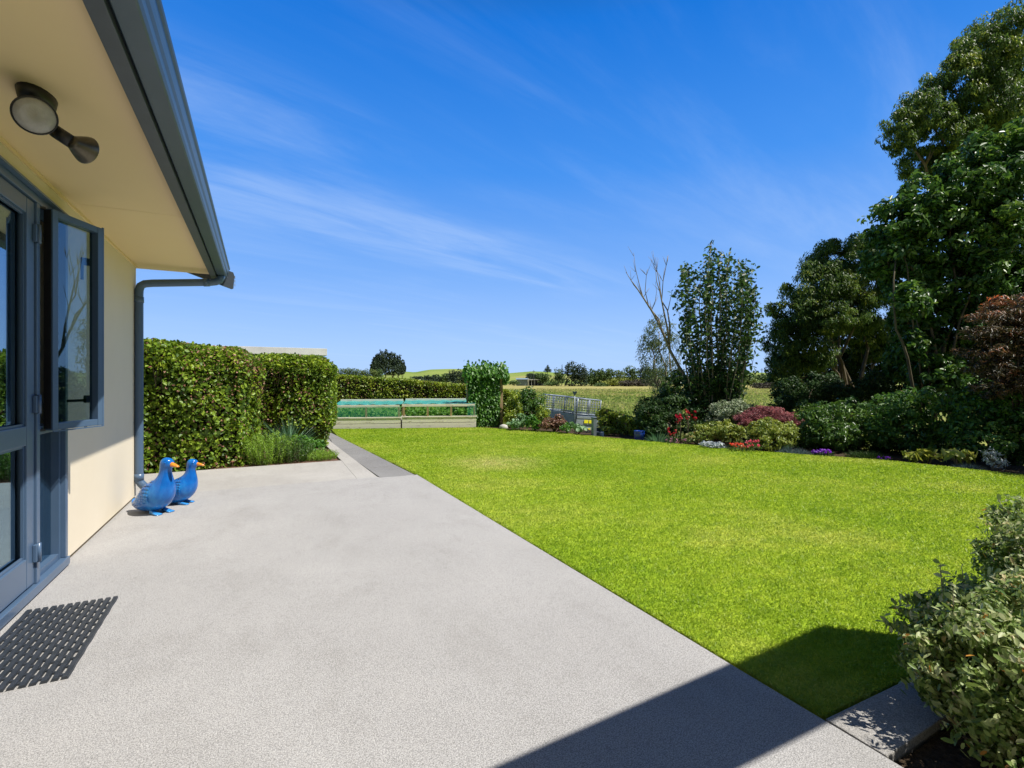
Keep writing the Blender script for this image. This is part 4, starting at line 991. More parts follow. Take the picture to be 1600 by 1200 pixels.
def cage(m):
    rr = 0.022
    for (xa, ya, xb, yb) in ((-WT/2, 0, WT/2, 0), (WT/2, 0, WT/2, LT), (WT/2, LT, -WT/2, LT), (-WT/2, LT, -WT/2, 0)):
        for zz in (zb1+0.03, zc1): m.tube([(xa, ya, zz), (xb, yb, zz)], rr, 6)
        nv = 3 if xa == xb else 2
        for i in range(nv): t_ = i/nv; m.tube([(xa+(xb-xa)*t_, ya+(yb-ya)*t_, zb1-0.02), (xa+(xb-xa)*t_, ya+(yb-ya)*t_, zc1)], rr, 6)
        nh = 6
        for i in range(1, nh): zz = zb1+0.03+(zc1-zb1-0.03)*i/nh; m.tube([(xa, ya, zz), (xb, yb, zz)], 0.0075, 4)
        nw = 14 if xa == xb else 9
        for i in range(1, nw): t_ = i/nw; m.tube([(xa+(xb-xa)*t_, ya+(yb-ya)*t_, zb1+0.03), (xa+(xb-xa)*t_, ya+(yb-ya)*t_, zc1)], 0.0075, 4)
tb('cage', M['galv'], cage)
for sx in (-1, 1):
    wx_ = sx*(WT/2+0.12); wy = LT*0.55
    Mw = Matrix.Translation((wx_, wy, 0.30)) @ Matrix.Rotation(math.pi/2, 4, 'Y')
    w_ = tb('wheel', M['tyre'], lambda m: m.lathe([(0.17, -0.085), (0.27, -0.09), (0.30, -0.06), (0.305, 0), (0.30, 0.06), (0.27, 0.09), (0.17, 0.085), (0.17, -0.085)], n=28, M=Mw))
    tb('rim', M['white'], lambda m: m.lathe([(0.0, -0.05), (0.05, -0.05), (0.06, -0.03), (0.13, -0.03), (0.172, -0.07), (0.172, 0.07), (0.13, 0.03), (0.0, 0.04)], n=20, M=Mw), w_)
    tb('mudguard', M['steelblue'], lambda m: m.rings([[Vector((wx_-0.11, wy+0.37*math.cos(a), 0.30+0.37*math.sin(a))), Vector((wx_+0.11, wy+0.37*math.cos(a), 0.30+0.37*math.sin(a))),
              Vector((wx_+0.11, wy+0.36*math.cos(a), 0.30+0.36*math.sin(a))), Vector((wx_-0.11, wy+0.36*math.cos(a), 0.30+0.36*math.sin(a)))] for a in [math.radians(10+16*k) for k in range(11)]], smooth=False))
tb('drawbar', M['galv'], lambda m: (m.tube([(-0.5, LT, zb0-0.08), (0.5, LT, zb0-0.08)], 0.03, 6), m.tube([(-0.5, LT, zb0-0.08), (0, LT+1.0, 0.42)], 0.03, 6), m.tube([(0.5, LT, zb0-0.08), (0, LT+1.0, 0.42)], 0.03, 6)))
# heading: width along +53 deg from the view's right
rtv = np.array([CT, -ST]); phi = math.radians(38)   # width axis turned from screen-right away from viewer
wv = np.array([rtv[0]*math.cos(phi) + ST*math.sin(phi), rtv[1]*math.cos(phi) + CT*math.sin(phi)])
trl.rotation_mode = 'QUATERNION'
q1 = Matrix.Rotation(math.atan2(wv[1], wv[0]), 4, 'Z'); vf = Vector((ST, CT, 0)); q2 = Matrix.Rotation(math.radians(6.0), 4, vf)
trl.rotation_quaternion = (q2 @ q1).to_quaternion()

# garden bits in front of the trailer
rp = gnd(898, 677.5, -0.05); rp = at(898, 12.7, -0.12)
ro = empty('garden_stake', rp, 'thin garden stake topped by a dark heart-shaped ornament', 'garden stake')
mb = MB(); mb.tube([(0, 0, 0), (0, 0, 1.04)], 0.010, 8); mb.build('pole', M['galv'], ro)
hs = [(0.0, 0.0), (0.085, 0.10), (0.115, 0.17), (0.08, 0.205), (0.035, 0.19), (0.0, 0.165), (-0.03, 0.185), (-0.075, 0.20), (-0.10, 0.165), (-0.075, 0.09)]
mb = MB(); ca = math.atan2(-ST, CT)
vs = [(0.5*x*math.cos(ca)-t_*math.sin(ca), 0.5*x*math.sin(ca)+t_*math.cos(ca), 1.03+0.55*z) for t_ in (-0.02, 0.02) for x, z in hs]; k = len(hs)
mb.add(vs, [tuple(range(k)), tuple(range(2*k-1, k-1, -1))] + [(i, (i+1) % k, k+(i+1) % k, k+i) for i in range(k)]); mb.build('heart', M['navypot'], ro)
pp_ = at(928, 11.95, -0.1); po = empty('short_post', pp_, 'short blue-grey post standing at the lawn edge near the trailer', 'post')
mb = MB(); mb.box(-0.045, 0.045, -0.045, 0.045, 0, 0.50, bev=0.006); mb.build('post_shaft', M['steelblue'], po)
mb = MB(); mb.box(-0.055, 0.055, -0.055, 0.055, 0.50, 0.525, bev=0.005); mb.build('post_cap', M['steelblue'], po)
def pot(loc, r, h, mat, label, name='plant_pot'):
    root = empty(name, loc, label, 'pot')
    mb = MB(); mb.lathe([(0, 0), (r*0.62, 0), (r*0.78, h*0.15), (r*0.98, h*0.55), (r, h*0.8), (r*0.93, h*0.93), (r*0.97, h), (r*0.86, h), (r*0.84, h*0.9), (0, h*0.9)], n=28); mb.build('pot_body', mat, root)
    mb = MB(); mb.lathe([(0, h*0.86), (r*0.84, h*0.86), (0.0, h*0.905)], n=20); mb.build('soil', M['soil'], root)
    return root
pot(at(999, 11.25, -0.10), 0.125, 0.27, M['pot'], 'round bright blue glazed pot at the end of the low hedge')
pot(at(937, 12.0, -0.14), 0.10, 0.21, M['navypot'], 'dark navy pot beside the short blue-grey post')
pot(at(936, 13.3, -0.30), 0.16, 0.34, M['navypot'], 'wide dark planter partly hidden behind the short post')

# ------------------------------------------------------------------ GARDEN PLANTS (from the trellis round to the right)
RND = RNG
def P_(lst, dd=None): return plobes(lst, dd)
plant('garden_shrub', 'dark green bushy shrub behind the trellis post above the back hedge', 'shrub', P_([(826, 628, 15.2, 24, 20), (812, 640, 15.0, 18, 22), (838, 645, 15.1, 16, 22), (824, 612, 15.3, 12, 8)]), 0.075, L['rhodo'], trunk=0.03)
plant('garden_shrub', 'yellow-green shrub at the trellis foot', 'shrub', P_([(803, 640, 14.6, 14, 26), (800, 655, 14.4, 12, 14), (848, 652, 14.4, 12, 18)]), 0.065, L['hedgeb'], trunk=0.02)
plant('leafy_vegetable', 'pale grey-green cabbage leaves near the trellis foot', 'vegetable', P_([(806, 662, 13.3, 12, 7), (816, 656, 13.5, 7, 10)]), 0.09, L['cabbage'], dens=50, aspect=0.7, trunk=0.012, full=True)
plant('leafy_vegetable', 'bright green upright leafy vegetable left of the red-brown shrub', 'vegetable', P_([(832, 658, 13.2, 12, 13), (840, 664, 13.0, 9, 7)]), 0.09, L['bean'], dens=60, trunk=0.012)
plant('garden_shrub', 'red-brown leafed shrub in front of the trailer wheel', 'shrub', P_([(858, 663, 12.9, 14, 9), (873, 661, 12.8, 13, 12), (868, 657, 13.2, 8, 6)]), 0.06, L['redbrown'], trunk=0.02)
plant('rhubarb', 'large pale-leafed rhubarb in front of the trailer corner', 'vegetable', P_([(897, 667, 12.5, 11, 5), (908, 670, 12.2, 8, 4)]), 0.15, L['cabbage'], dens=40, aspect=0.8, trunk=0.015, full=True)
plant('garden_shrub', 'small bright green shrub between red-brown shrub and rhubarb', 'shrub', P_([(884, 669, 12.4, 9, 6), (889, 665, 12.6, 7, 6)]), 0.06, L['bean'], trunk=0.012)
plant('garden_shrub', 'bright yellow-green bush behind the dark planter', 'shrub', P_([(944, 662, 13.0, 9, 12), (950, 672, 12.3, 9, 8), (938, 650, 14, 8, 9)]), 0.06, L['hedgeb'], trunk=0.015)

plant('garden_shrub', 'large dark rounded evergreen shrub beside the blue pot', 'shrub', P_([(1020, 650, 11.6, 25, 24), (1040, 635, 11.9, 26, 24), (1012, 640, 11.9, 18, 18), (1045, 662, 11.4, 24, 22), (1028, 672, 11.2, 18, 14)]), 0.055, L['dark'], trunk=0.03, dens=90)
blades('iris_clump', 'blue-green strappy leaf clump under the dark rounded shrub', 'plant', at(1028, 10.95, -0.10), 0.18, 0.34, 120, 0.012, L['bluegreen'], 0.9)
# willow with wispy foliage
wl = P_([(1030, 520, 14.5, 26, 24), (1022, 560, 14.3, 26, 28), (1045, 545, 14.8, 24, 40), (1030, 595, 14.2, 28, 24), (1015, 535, 14.5, 18, 16)])
plant('willow_tree', 'wispy pale green willow behind the bare leafless branches', 'tree', wl, 0.10, L['willow'], base=(*at(1050, 14.5, 0)[:2], -0.7), dens=34, aspect=0.16, trunk=0.05, bark='palebark', part='crown', dirs=(-0.4, 0, -0.7), droop=0.3)
plant('garden_shrub', 'yellow-green bush at the base of the upright tree', 'shrub', P_([(1055, 610, 13.4, 22, 22), (1040, 625, 13.2, 20, 16), (1062, 590, 13.6, 14, 16)]), 0.075, L['rhodo'], trunk=0.02)
# bare tree
bt = at(1083, 12.9, -0.3); bare = empty('bare_tree', bt, 'leafless bare branches leaning left in front of the willow', 'tree')
mb = MB(); bt3 = np.array(bt)
def bp(u, v, d=12.9): return pix(u, v, d) - bt3
def limb(pts, r0, r1):
    k = len(pts); q = [bp(*p) for p in pts]; mb.tube(q, [r0+(r1-r0)*i/(k-1) for i in range(k)], 6)
limb([(1083, 665), (1078, 630), (1071, 590), (1062, 575), (1047, 548), (1038, 525), (1028, 503), (1018, 485), (1005, 465), (995, 450), (986, 438), (978, 425)], 0.055, 0.006)
limb([(1047, 548), (1043, 515), (1036, 480), (1031, 455), (1026, 440), (1024, 415)], 0.03, 0.005)
limb([(1036, 522), (1029, 498), (1014, 480), (1004, 462), (999, 445), (993, 420), (990, 395)], 0.022, 0.004)
limb([(1047, 525, 13.1), (1046, 505, 13.1), (1043, 485, 13.1), (1034, 470, 13.1), (1030, 440, 13.1), (1026, 420, 13.1), (1024, 402, 13.1)], 0.024, 0.004)
limb([(1043, 488, 13.1), (1047, 470, 13.1), (1050, 455, 13.1)], 0.012, 0.004)
limb([(1034, 468, 13.1), (1036, 440, 13.1), (1041, 415, 13.1), (1043, 400, 13.1)], 0.012, 0.004)
limb([(1014, 480), (1008, 455), (1010, 430), (1012, 420)], 0.012, 0.003)
limb([(1004, 462), (990, 445), (980, 428), (975, 415)], 0.011, 0.003)
limb([(1018, 485), (1024, 470), (1026, 455), (1024, 440)], 0.010, 0.003)
limb([(1068, 585), (1055, 590), (1047, 600), (1035, 605)], 0.014, 0.004)
limb([(1062, 578), (1050, 580), (1040, 570)], 0.010, 0.003)
for k in range(44):
    u, v = random.choice([(1024, 415), (1031, 455), (990, 400), (993, 425), (1005, 465), (986, 438), (1036, 440), (1041, 415), (1010, 430), (1026, 425), (1018, 485), (1028, 503)])
    du = random.uniform(-12, 12); dv = random.uniform(-26, -8)
    mb.tube([bp(u, v), bp(u+du*.5, v+dv*.5), bp(u+du, v+dv)], [0.005, 0.004, 0.002], 4)
mb.build('trunk', M['palebark'], bare)

# upright multi-stem tree
def upright():
    base = at(1112, 12.4, -0.35); root = empty('upright_tree', base, 'tall many-stemmed tree with sparse upright dark leaves', 'tree'); mb = MB()
    Ps = []; n = 64
    outline_u = [1050, 1070, 1090, 1110, 1130, 1150, 1170, 1186, 1196]
    outline_v = [445, 412, 418, 378, 395, 402, 412, 425, 470]
    for i in range(n):
        d = 12.4 + random.uniform(-0.9, 0.9); tu = random.uniform(1050, 1196)
        tv = np.interp(tu, outline_u, outline_v) + abs(random.gauss(0, 38)) * (0 if i % 3 == 0 else 1)
        if i in (0, 1): tu, tv = (1109, 379) if i == 0 else (1138, 398)
        bu = 1112 + (tu-1122)*0.16; tip = pix(tu, tv, d); b = at(bu, 12.4+(d-12.4)*0.25, -0.35)
        q = []
        for k in range(9):
            t = k/8; w = t**0.75
            p = b + (tip-b)*t; p[:2] = b[:2] + (tip[:2]-b[:2])*(1-(1-t)**1.9)*1.0
            q.append(p)
        r0 = 0.030 if i < 8 else 0.014
        wv_ = RND.normal(0, 0.035, (9, 3)); wv_[0] = 0; q = [p+w2 for p, w2 in zip(q, wv_)]
        mb.tube([p-base for p in q], [r0*(1-0.86*k/8) for k in range(9)], 6)
        q = np.array(q); m = int(random.uniform(90, 150))
        ts = np.sort(RND.random(m)**0.75)*8; i0 = np.clip(ts.astype(int), 0, 7); fr = (ts-i0)[:, None]
        pt = q[i0]*(1-fr)+q[i0+1]*fr; pt = pt[(pt[:, 2] > 0.3)]
        pt = pt + RND.normal(0, 0.065, pt.shape)*np.array([1, 1, 0.6])
        Ps.append(pt)
    P = np.concatenate(Ps); N = norm(RND.normal(0, 1, P.shape)*np.array([1, 1, .6])+np.array([0, 0, 0.7]))
    leaf_obj('crown', L['poplar'], root, P, N, 0.115, base, aspect=0.5, jit=0.5, full=True, dirs=norm(RND.normal(0, 1, P.shape)*np.array([1, 1, .3])+np.array([0, 0, 0.5])))
    mb.build('trunk', M['palebark'], root)
upright()
plant('garden_shrub', 'dark leafy growth filling the foot of the upright tree', 'shrub', P_([(1092, 610, 12.2, 26, 36), (1120, 600, 12.3, 26, 34), (1140, 615, 12.2, 18, 30), (1075, 640, 12, 22, 24), (1108, 645, 12, 26, 24)]), 0.085, L['poplar'], dens=60, trunk=0.03)
plant('variegated_shrub', 'pale silvery variegated shrub left of the purple maple', 'shrub', P_([(1135, 645, 11.3, 26, 18), (1155, 638, 11.4, 20, 14), (1120, 655, 11.2, 18, 16), (1168, 645, 11.3, 12, 10)]), 0.05, L['varieg'], dens=70, trunk=0.02)
def weeping():
    base = at(1200, 10.7, -0.12); root = empty('weeping_maple', base, 'low domed purple-red weeping maple among green shrubs', 'tree')
    lob = P_([(1200, 650, 10.7, 36, 14), (1178, 655, 10.6, 26, 12), (1225, 657, 10.6, 24, 14), (1195, 642, 10.8, 22, 8), (1240, 664, 10.5, 10, 8), (1165, 662, 10.5, 12, 8)])
    P, N, R = crown(lob, 0.05, 95, 0.3, 0.5, 0.8)
    leaf_obj('crown', L['purple'], root, P, N, 0.055, base, aspect=0.22, jit=0.5, rnd=R, droop=0.5)
    mb = MB(); branchy(mb, (0, 0, 0), [np.array(l[:3])-base for l in lob], 0.035, 0.55); mb.build('trunk', M['bark'], root)
weeping()
plant('garden_shrub', 'bright yellow-green shrub between red flowers and orange flowers', 'shrub', P_([(1112, 673, 10.4, 24, 14), (1132, 672, 10.3, 22, 15), (1100, 680, 10.3, 14, 12), (1152, 678, 10.2, 12, 12)]), 0.055, L['yellow'], dens=75, trunk=0.015)
plant('garden_shrub', 'mottled yellow-green dome shrub below the purple maple', 'shrub', P_([(1200, 675, 9.7, 30, 19), (1185, 672, 9.8, 18, 14), (1222, 680, 9.6, 22, 17), (1205, 690, 9.4, 22, 12), (1235, 672, 9.7, 12, 12)]), 0.05, L['yellow'], dens=75, trunk=0.015)
plant('garden_shrub', 'grey-green low shrub at the foot of the red flowers', 'shrub', P_([(1082, 684, 10.3, 12, 8), (1095, 676, 10.6, 10, 10)]), 0.05, L['greyg'], trunk=0.01)
def flowers(name, label, u0, u1, v0, v1, d, n, size, mat, leafm, cluster=True, group=None):
    c = at((u0+u1)/2, d, 0); zt = tz(c[0], c[1]); base = (c[0], c[1], zt); root = empty(name, base, label, 'flowers', group)
    heads = []
    nh = n
    for i in range(nh):
        u = random.uniform(u0, u1); v = random.uniform(v0, v1); dd = d + random.uniform(-0.2, 0.2); heads.append(pix(u, v, dd))
    heads = np.array(heads); P = np.repeat(heads, 9, 0) + RND.normal(0, size*0.35, (nh*9, 3)); N = norm(RND.normal(0, 1, P.shape)+np.array([0, 0, .7]))
    leaf_obj('petals', mat, root, P, N, size, base, aspect=0.8, full=True)
    zlo = zt; m = nh*26; idx = RND.integers(0, nh, m); Q = heads[idx].copy(); f = RND.random(m); Q[:, 2] = zlo + (Q[:, 2]-zlo)*f*0.95; Q[:, :2] += RND.normal(0, size*0.9, (m, 2))
    leaf_obj('foliage', leafm, root, Q, norm(RND.normal(0, 1, Q.shape)+np.array([0, 0, .8])), size*1.3, base, aspect=0.45)
    mb = MB()
    for h in heads[::2]: mb.tube([(h[0]-base[0]+.01, h[1]-base[1], 0), tuple(h-np.array(base))], [0.006, 0.003], 5)
    mb.build('stems', M['bark'], root)
flowers('red_flowers', 'tall bright red flower spikes beside the dark rounded shrub', 1057, 1066, 646, 660, 11.0, 7, 0.042, L['red'], L['dark'])
flowers('red_flowers', 'tall bright red flower cluster right of the other red spikes', 1072, 1089, 641, 656, 10.9, 9, 0.042, L['red'], L['dark'])
flowers('red_flowers', 'dull dark red low flowers in shade beneath the red spikes', 1042, 1056, 668, 680, 10.6, 8, 0.032, L['red'], L['dark'])
flowers('orange_flowers', 'row of orange-red bedding flowers at the lawn edge', 1138, 1168, 693, 699, 9.45, 26, 0.026, L['orange'], L['rhodo'])
flowers('pink_flowers', 'coral pink flowers clustered right of the orange row', 1166, 1187, 688, 699, 9.35, 24, 0.028, L['pink'], L['rhodo'])
flowers('violet_flowers', 'vivid violet flower patch in shade at the lawn edge', 1268, 1298, 703, 709, 8.85, 44, 0.028, L['violet'], L['dark'])
flowers('mauve_flowers', 'mixed mauve and yellow flowers near the blue-green clump', 1040, 1072, 683, 691, 10.5, 12, 0.022, L['mauve'], L['rhodo'])
flowers('mauve_flowers', 'faint violet-blue flowers in deep shade by the broad yellow leaves', 1372, 1392, 713, 717, 8.35, 10, 0.022, L['violet'], L['dark'])
plant('silver_plant', 'low silver foliage at the lawn edge left of orange flowers', 'plant', P_([(1108, 694, 9.8, 13, 5), (1122, 696, 9.7, 10, 5)]), 0.045, L['silver'], dens=55, trunk=0.006)
blades('lavender_tuft', 'small grey-green tuft between silver foliage and orange flowers', 'plant', at(1131, 9.65, -0.09), 0.10, 0.18, 150, 0.004, L['fescue'], 0.8)
blades('fescue_mound', 'low blue-grey grass mound right of the mottled dome shrub', 'plant', at(1232, 9.2, -0.09), 0.17, 0.20, 420, 0.004, L['fescue'], 1.0)
blades('fescue_mound', 'second blue-grey grass mound beside the violet flowers', 'plant', at(1252, 9.1, -0.09), 0.15, 0.18, 380, 0.004, L['fescue'], 1.0)
blades('green_tuft', 'slim green grassy tuft rising beside the dome shrub', 'plant', at(1224, 9.5, -0.09), 0.08, 0.34, 120, 0.005, L['bluegreen'], 0.5)

# right-hand shrubs and trees
plant('rhododendron', 'bright leafy shrub mound right of the purple maple', 'shrub', P_([(1298, 652, 9.9, 34, 26), (1330, 650, 10.1, 34, 28), (1275, 672, 9.7, 24, 24), (1310, 682, 9.5, 32, 22), (1350, 672, 9.7, 28, 26), (1262, 655, 9.9, 16, 16)]), 0.075, L['rhodo'], dens=70, trunk=0.03, full=True, aspect=0.36)
plant('garden_shrub', 'light green shrub squeezed between purple maple and leafy mound', 'shrub', P_([(1256, 645, 10.8, 14, 18), (1250, 660, 10.5, 12, 12)]), 0.06, L['rhodo'], trunk=0.012)
plant('dark_shrub', 'dark spreading shrub under the broad-leafed tree left of its trunks', 'shrub', P_([(1400, 640, 9.3, 38, 32), (1440, 632, 8.9, 36, 30), (1420, 668, 8.9, 40, 28), (1465, 660, 8.9, 34, 32), (1378, 672, 9.2, 24, 26), (1440, 690, 8.8, 34, 18)]), 0.095, L['broad'], dens=60, trunk=0.03, full=True, aspect=0.34)
plant('dark_shrub', 'deep green shrub mass at the foot of the bronze maple', 'shrub', P_([(1530, 640, 8.3, 40, 36), (1575, 650, 8.1, 40, 38), (1540, 685, 7.9, 40, 26), (1610, 680, 7.8, 44, 36), (1500, 670, 8.3, 26, 30)]), 0.07, L['broad'], dens=55, trunk=0.03, full=True, aspect=0.5)
plant('dark_shrub', 'tall dark evergreen bush filling the gap left of the gum tree foot', 'shrub', P_([(1232, 615, 12.6, 22, 24), (1250, 635, 12.2, 26, 22), (1222, 632, 12.2, 18, 16), (1270, 610, 12.8, 24, 26)]), 0.06, L['dark'], dens=70, trunk=0.03)
plant('dark_shrub', 'dark undergrowth bush behind the leafy mound', 'shrub', P_([(1310, 620, 12.5, 32, 24), (1345, 622, 12.3, 30, 26), (1290, 600, 13, 24, 18), (1370, 600, 12.3, 24, 24)]), 0.06, L['dark'], dens=60, trunk=0.03)
plant('dark_shrub', 'dark undergrowth bush behind the broad-leafed tree trunks', 'shrub', P_([(1410, 605, 12.2, 30, 26), (1450, 600, 12, 34, 36), (1500, 610, 11.6, 36, 44), (1560, 600, 11.4, 46, 52), (1620, 600, 11.2, 46, 56)]), 0.07, L['dark'], dens=60, trunk=0.03)
plant('dark_shrub', 'tall dark evergreen wall of leaves behind the gum tree trunks', 'shrub', P_([(1235, 575, 16.5, 26, 34), (1270, 585, 16.8, 34, 34), (1310, 580, 17, 34, 36), (1350, 575, 17, 36, 44), (1390, 570, 17, 36, 48), (1430, 560, 16.5, 40, 56), (1240, 620, 16, 30, 24), (1300, 625, 16, 40, 26), (1370, 625, 16, 40, 28)]), 0.08, L['dark'], dens=62, trunk=0.05)
plant('dark_shrub', 'low dark ground shrubs behind the violet flowers', 'shrub', P_([(1270, 690, 10.2, 26, 16), (1310, 695, 10.0, 28, 16), (1350, 698, 9.8, 28, 16), (1385, 700, 9.6, 26, 18)]), 0.06, L['dark'], dens=70, trunk=0.02)
plant('dark_shrub', 'low dark ground shrubs behind the broad yellow leaves', 'shrub', P_([(1420, 704, 9.4, 30, 18), (1465, 706, 9.1, 32, 20), (1510, 712, 8.8, 34, 22), (1560, 716, 8.5, 36, 24), (1612, 722, 8.2, 38, 26)]), 0.06, L['dark'], dens=70, trunk=0.02)
plant('dark_shrub', 'low dark shrubs in shade between the upright tree and maple', 'shrub', P_([(1085, 665, 12.0, 26, 16), (1130, 668, 11.8, 26, 16), (1175, 662, 11.8, 26, 14), (1215, 668, 11.5, 24, 14), (1250, 680, 11.0, 22, 14)]), 0.06, L['dark'], dens=70, trunk=0.02)
plant('broad_leaf_plant', 'yellow broad-leafed plant catching sun left of the dark trunk', 'plant', P_([(1432, 712, 8.0, 15, 9), (1450, 708, 8.0, 12, 9), (1462, 712, 7.9, 10, 6)]), 0.16, L['hosta'], dens=38, aspect=0.42, trunk=0.01, full=True)
plant('broad_leaf_plant', 'yellow-green broad-leafed plant right of the dark trunk', 'plant', P_([(1496, 713, 7.7, 14, 8), (1512, 711, 7.6, 14, 7), (1482, 708, 7.8, 9, 8)]), 0.17, L['hosta'], dens=38, aspect=0.42, trunk=0.01, full=True)
plant('silver_plant', 'feathery silver-blue plant near the lawn edge under the bronze maple', 'plant', P_([(1552, 718, 7.3, 15, 12), (1546, 708, 7.35, 9, 10), (1562, 726, 7.25, 12, 7)]), 0.05, L['silver'], dens=26, aspect=0.25, trunk=0.01)
blades('fescue_mound', 'dark blue-green mound left of the feathery silver plant', 'plant', at(1512, 7.5, -0.09), 0.17, 0.17, 380, 0.004, L['fescue'], 1.0)
blades('green_tuft', 'low dark grassy mound at the lawn edge below the leafy mound', 'plant', at(1345, 8.75, -0.09), 0.2, 0.2, 300, 0.005, L['dark'], 1.0)
blades('green_tuft', 'dark grassy mound between violet flowers and broad yellow leaves', 'plant', at(1362, 8.6, -0.09), 0.2, 0.22, 300, 0.005, L['dark'], 1.0)

# gum-like tree (middle right)
plant('gum_tree', 'rounded gum tree with fine leaves left of the broad-leafed tree', 'tree',
      P_([(1315, 415, 15.2, 52, 46), (1275, 452, 15, 48, 42), (1248, 492, 15, 46, 40), (1350, 430, 15.8, 50, 50), (1305, 480, 15.4, 50, 40), (1230, 540, 15, 34, 38), (1262, 545, 14.8, 34, 34), (1222, 580, 14.8, 24, 26),
          (1365, 490, 16, 46, 40), (1330, 520, 16.2, 40, 24), (1290, 500, 14.6, 40, 26), (1380, 400, 16, 34, 34), (1350, 545, 16.5, 40, 22), (1385, 530, 16.5, 30, 30), (1270, 565, 15.2, 28, 20)]), 0.095, L['gum'],
      base=(*at(1340, 15.4, 0)[:2], -0.9), dens=110, aspect=0.34, trunk=0.10, part='crown', dirs=(0, 0, -0.6), droop=0.2, clump=0.30, ntop=12, fork=0.22, shell=0.55)
plant('gum_tree', 'very tall gum tree towering behind the broad-leafed tree', 'tree',
      P_([(1565, 72, 15.5, 58, 52), (1525, 100, 15.3, 48, 46), (1492, 140, 15.2, 46, 46), (1440, 182, 14.8, 40, 38), (1408, 208, 14.6, 30, 34), (1470, 212, 15, 40, 34), (1540, 165, 15.2, 50, 46), (1605, 125, 16, 70, 66),
          (1595, 215, 16, 56, 44), (1515, 210, 15.6, 44, 34), (1440, 255, 15.6, 34, 26), (1480, 262, 15.6, 34, 26)]), 0.10, L['gum'],
      base=(*at(1590, 16.5, 0)[:2], -0.9), dens=110, aspect=0.34, trunk=0.20, part='crown', dirs=(0, 0, -0.6), droop=0.2, clump=0.28, ntop=12, fork=0.45, shell=0.5)
# broad-leafed tree in front
def broadleaf():
    base = at(1462, 10.9, -0.15); root = empty('broadleaf_tree', base, 'huge glossy broad-leafed tree with pale trunks dominating the garden edge', 'tree')
    lob = P_([(u, v, d*0.97, r, q) for u, v, d, r, q in [(1565, 262, 11.4, 56, 56), (1500, 300, 11.4, 54, 50), (1440, 318, 11.3, 42, 42), (1398, 352, 11.2, 42, 40), (1385, 400, 11.2, 36, 40), (1545, 350, 11.3, 64, 56), (1468, 378, 11.3, 56, 50), (1425, 440, 11.3, 44, 46),
              (1500, 440, 11.3, 56, 52), (1560, 440, 11.3, 56, 54), (1620, 330, 11.8, 74, 80), (1620, 450, 11.6, 60, 70), (1420, 500, 11.4, 30, 40), (1470, 510, 11.4, 46, 46), (1422, 470, 10.5, 26, 30), (1460, 590, 11.0, 40, 34), (1425, 540, 10.9, 20, 24), (1500, 610, 11.0, 40, 30), (1440, 555, 11.6, 44, 40), (1500, 565, 11.7, 50, 40), (1410, 560, 11.9, 30, 36), (1560, 540, 11.8, 50, 46), (1530, 520, 11.5, 50, 46), (1595, 240, 11.8, 44, 50)]])
    P, N, R = crown(lob, 0.12, 92, 0.28, 0.4, 0.5)
    leaf_obj('crown', L['broad'], root, P, N, 0.13, base, aspect=0.42, jit=0.65, rnd=R, full=True, droop=0.2)
    mb = MB()
    def tk(pts, r0, r1):
        k = len(pts); mb.tube([pix(u, v, d*0.985)-base for u, v, d in pts], [(r0+(r1-r0)*i/(k-1))*0.62 for i in range(k)], 8)
    tk([(1432, 640, 10.6), (1425, 600, 10.5), (1418, 560, 10.4), (1410, 535, 10.4), (1400, 515, 10.4), (1397, 480, 10.4), (1396, 440, 10.5), (1400, 400, 10.7)], 0.05, 0.02)
    tk([(1444, 640, 10.8), (1440, 600, 10.8), (1436, 560, 10.7), (1428, 520, 10.7), (1422, 470, 10.6), (1418, 420, 10.7), (1405, 370, 10.9)], 0.035, 0.015)
    tk([(1458, 650, 10.9), (1453, 600, 10.9), (1450, 560, 10.8), (1440, 530, 10.8), (1432, 500, 10.8)], 0.04, 0.015)
    tk([(1484, 690, 10.2), (1484, 620, 10.6), (1486, 560, 10.8), (1500, 500, 10.8), (1520, 450, 10.8), (1528, 400, 10.7)], 0.06, 0.02)
    tk([(1490, 640, 11), (1505, 540, 11), (1530, 460, 11), (1560, 380, 11), (1575, 300, 11.1)], 0.04, 0.015)
    branchy(mb, (0, 0, 0), [np.array(l[:3])-base for l in lob[:6]], 0.05, 0.25)
    mb.build('trunk', M['dimbark'], root)
broadleaf()
def maple():
    base = at(1585, 8.2, -0.12); root = empty('bronze_maple', base, 'bronze and orange fine-leafed maple at the right beneath the tall trees', 'tree')
    lob = P_([(u, v, d*0.95, r, q) for u, v, d, r, q in [(1590, 475, 8.9, 46, 14), (1560, 495, 8.7, 40, 12), (1605, 500, 8.8, 46, 16), (1545, 520, 8.6, 38, 12), (1590, 530, 8.6, 46, 16), (1540, 550, 8.5, 36, 14), (1590, 565, 8.4, 48, 18), (1545, 580, 8.4, 34, 16), (1600, 600, 8.3, 48, 20), (1640, 540, 8.6, 50, 40), (1550, 608, 8.3, 30, 14)]]) + [(11.3, 2.5, 2.35, 1.0, 1.0, 0.5), (11.5, 1.6, 2.5, 1.0, 1.0, 0.5), (11.0, 2.2, 2.0, 0.9, 0.9, 0.5), (10.9, 1.2, 2.6, 0.8, 0.8, 0.6)]  # last lobes: unseen crown added to shade the lawn edge
    P, N, R = crown(lob, 0.07, 66, 0.3, 0.4, 1.0)
    top = pix(1560, 500, 8.7)[2]; R = np.clip(R*0.75 + 0.45*np.clip((P[:, 2]-top)/0.5+0.2, 0, 1)*RND.random(len(P)), 0, 1)
    leaf_obj('crown', L['bronze'], root, P, N, 0.075, base, aspect=0.26, jit=0.45, rnd=R, droop=0.35)
    mb = MB(); branchy(mb, (0, 0, 0), [np.array(l[:3])-base for l in lob], 0.06, 0.35); mb.build('trunk', M['bark'], root)
maple()

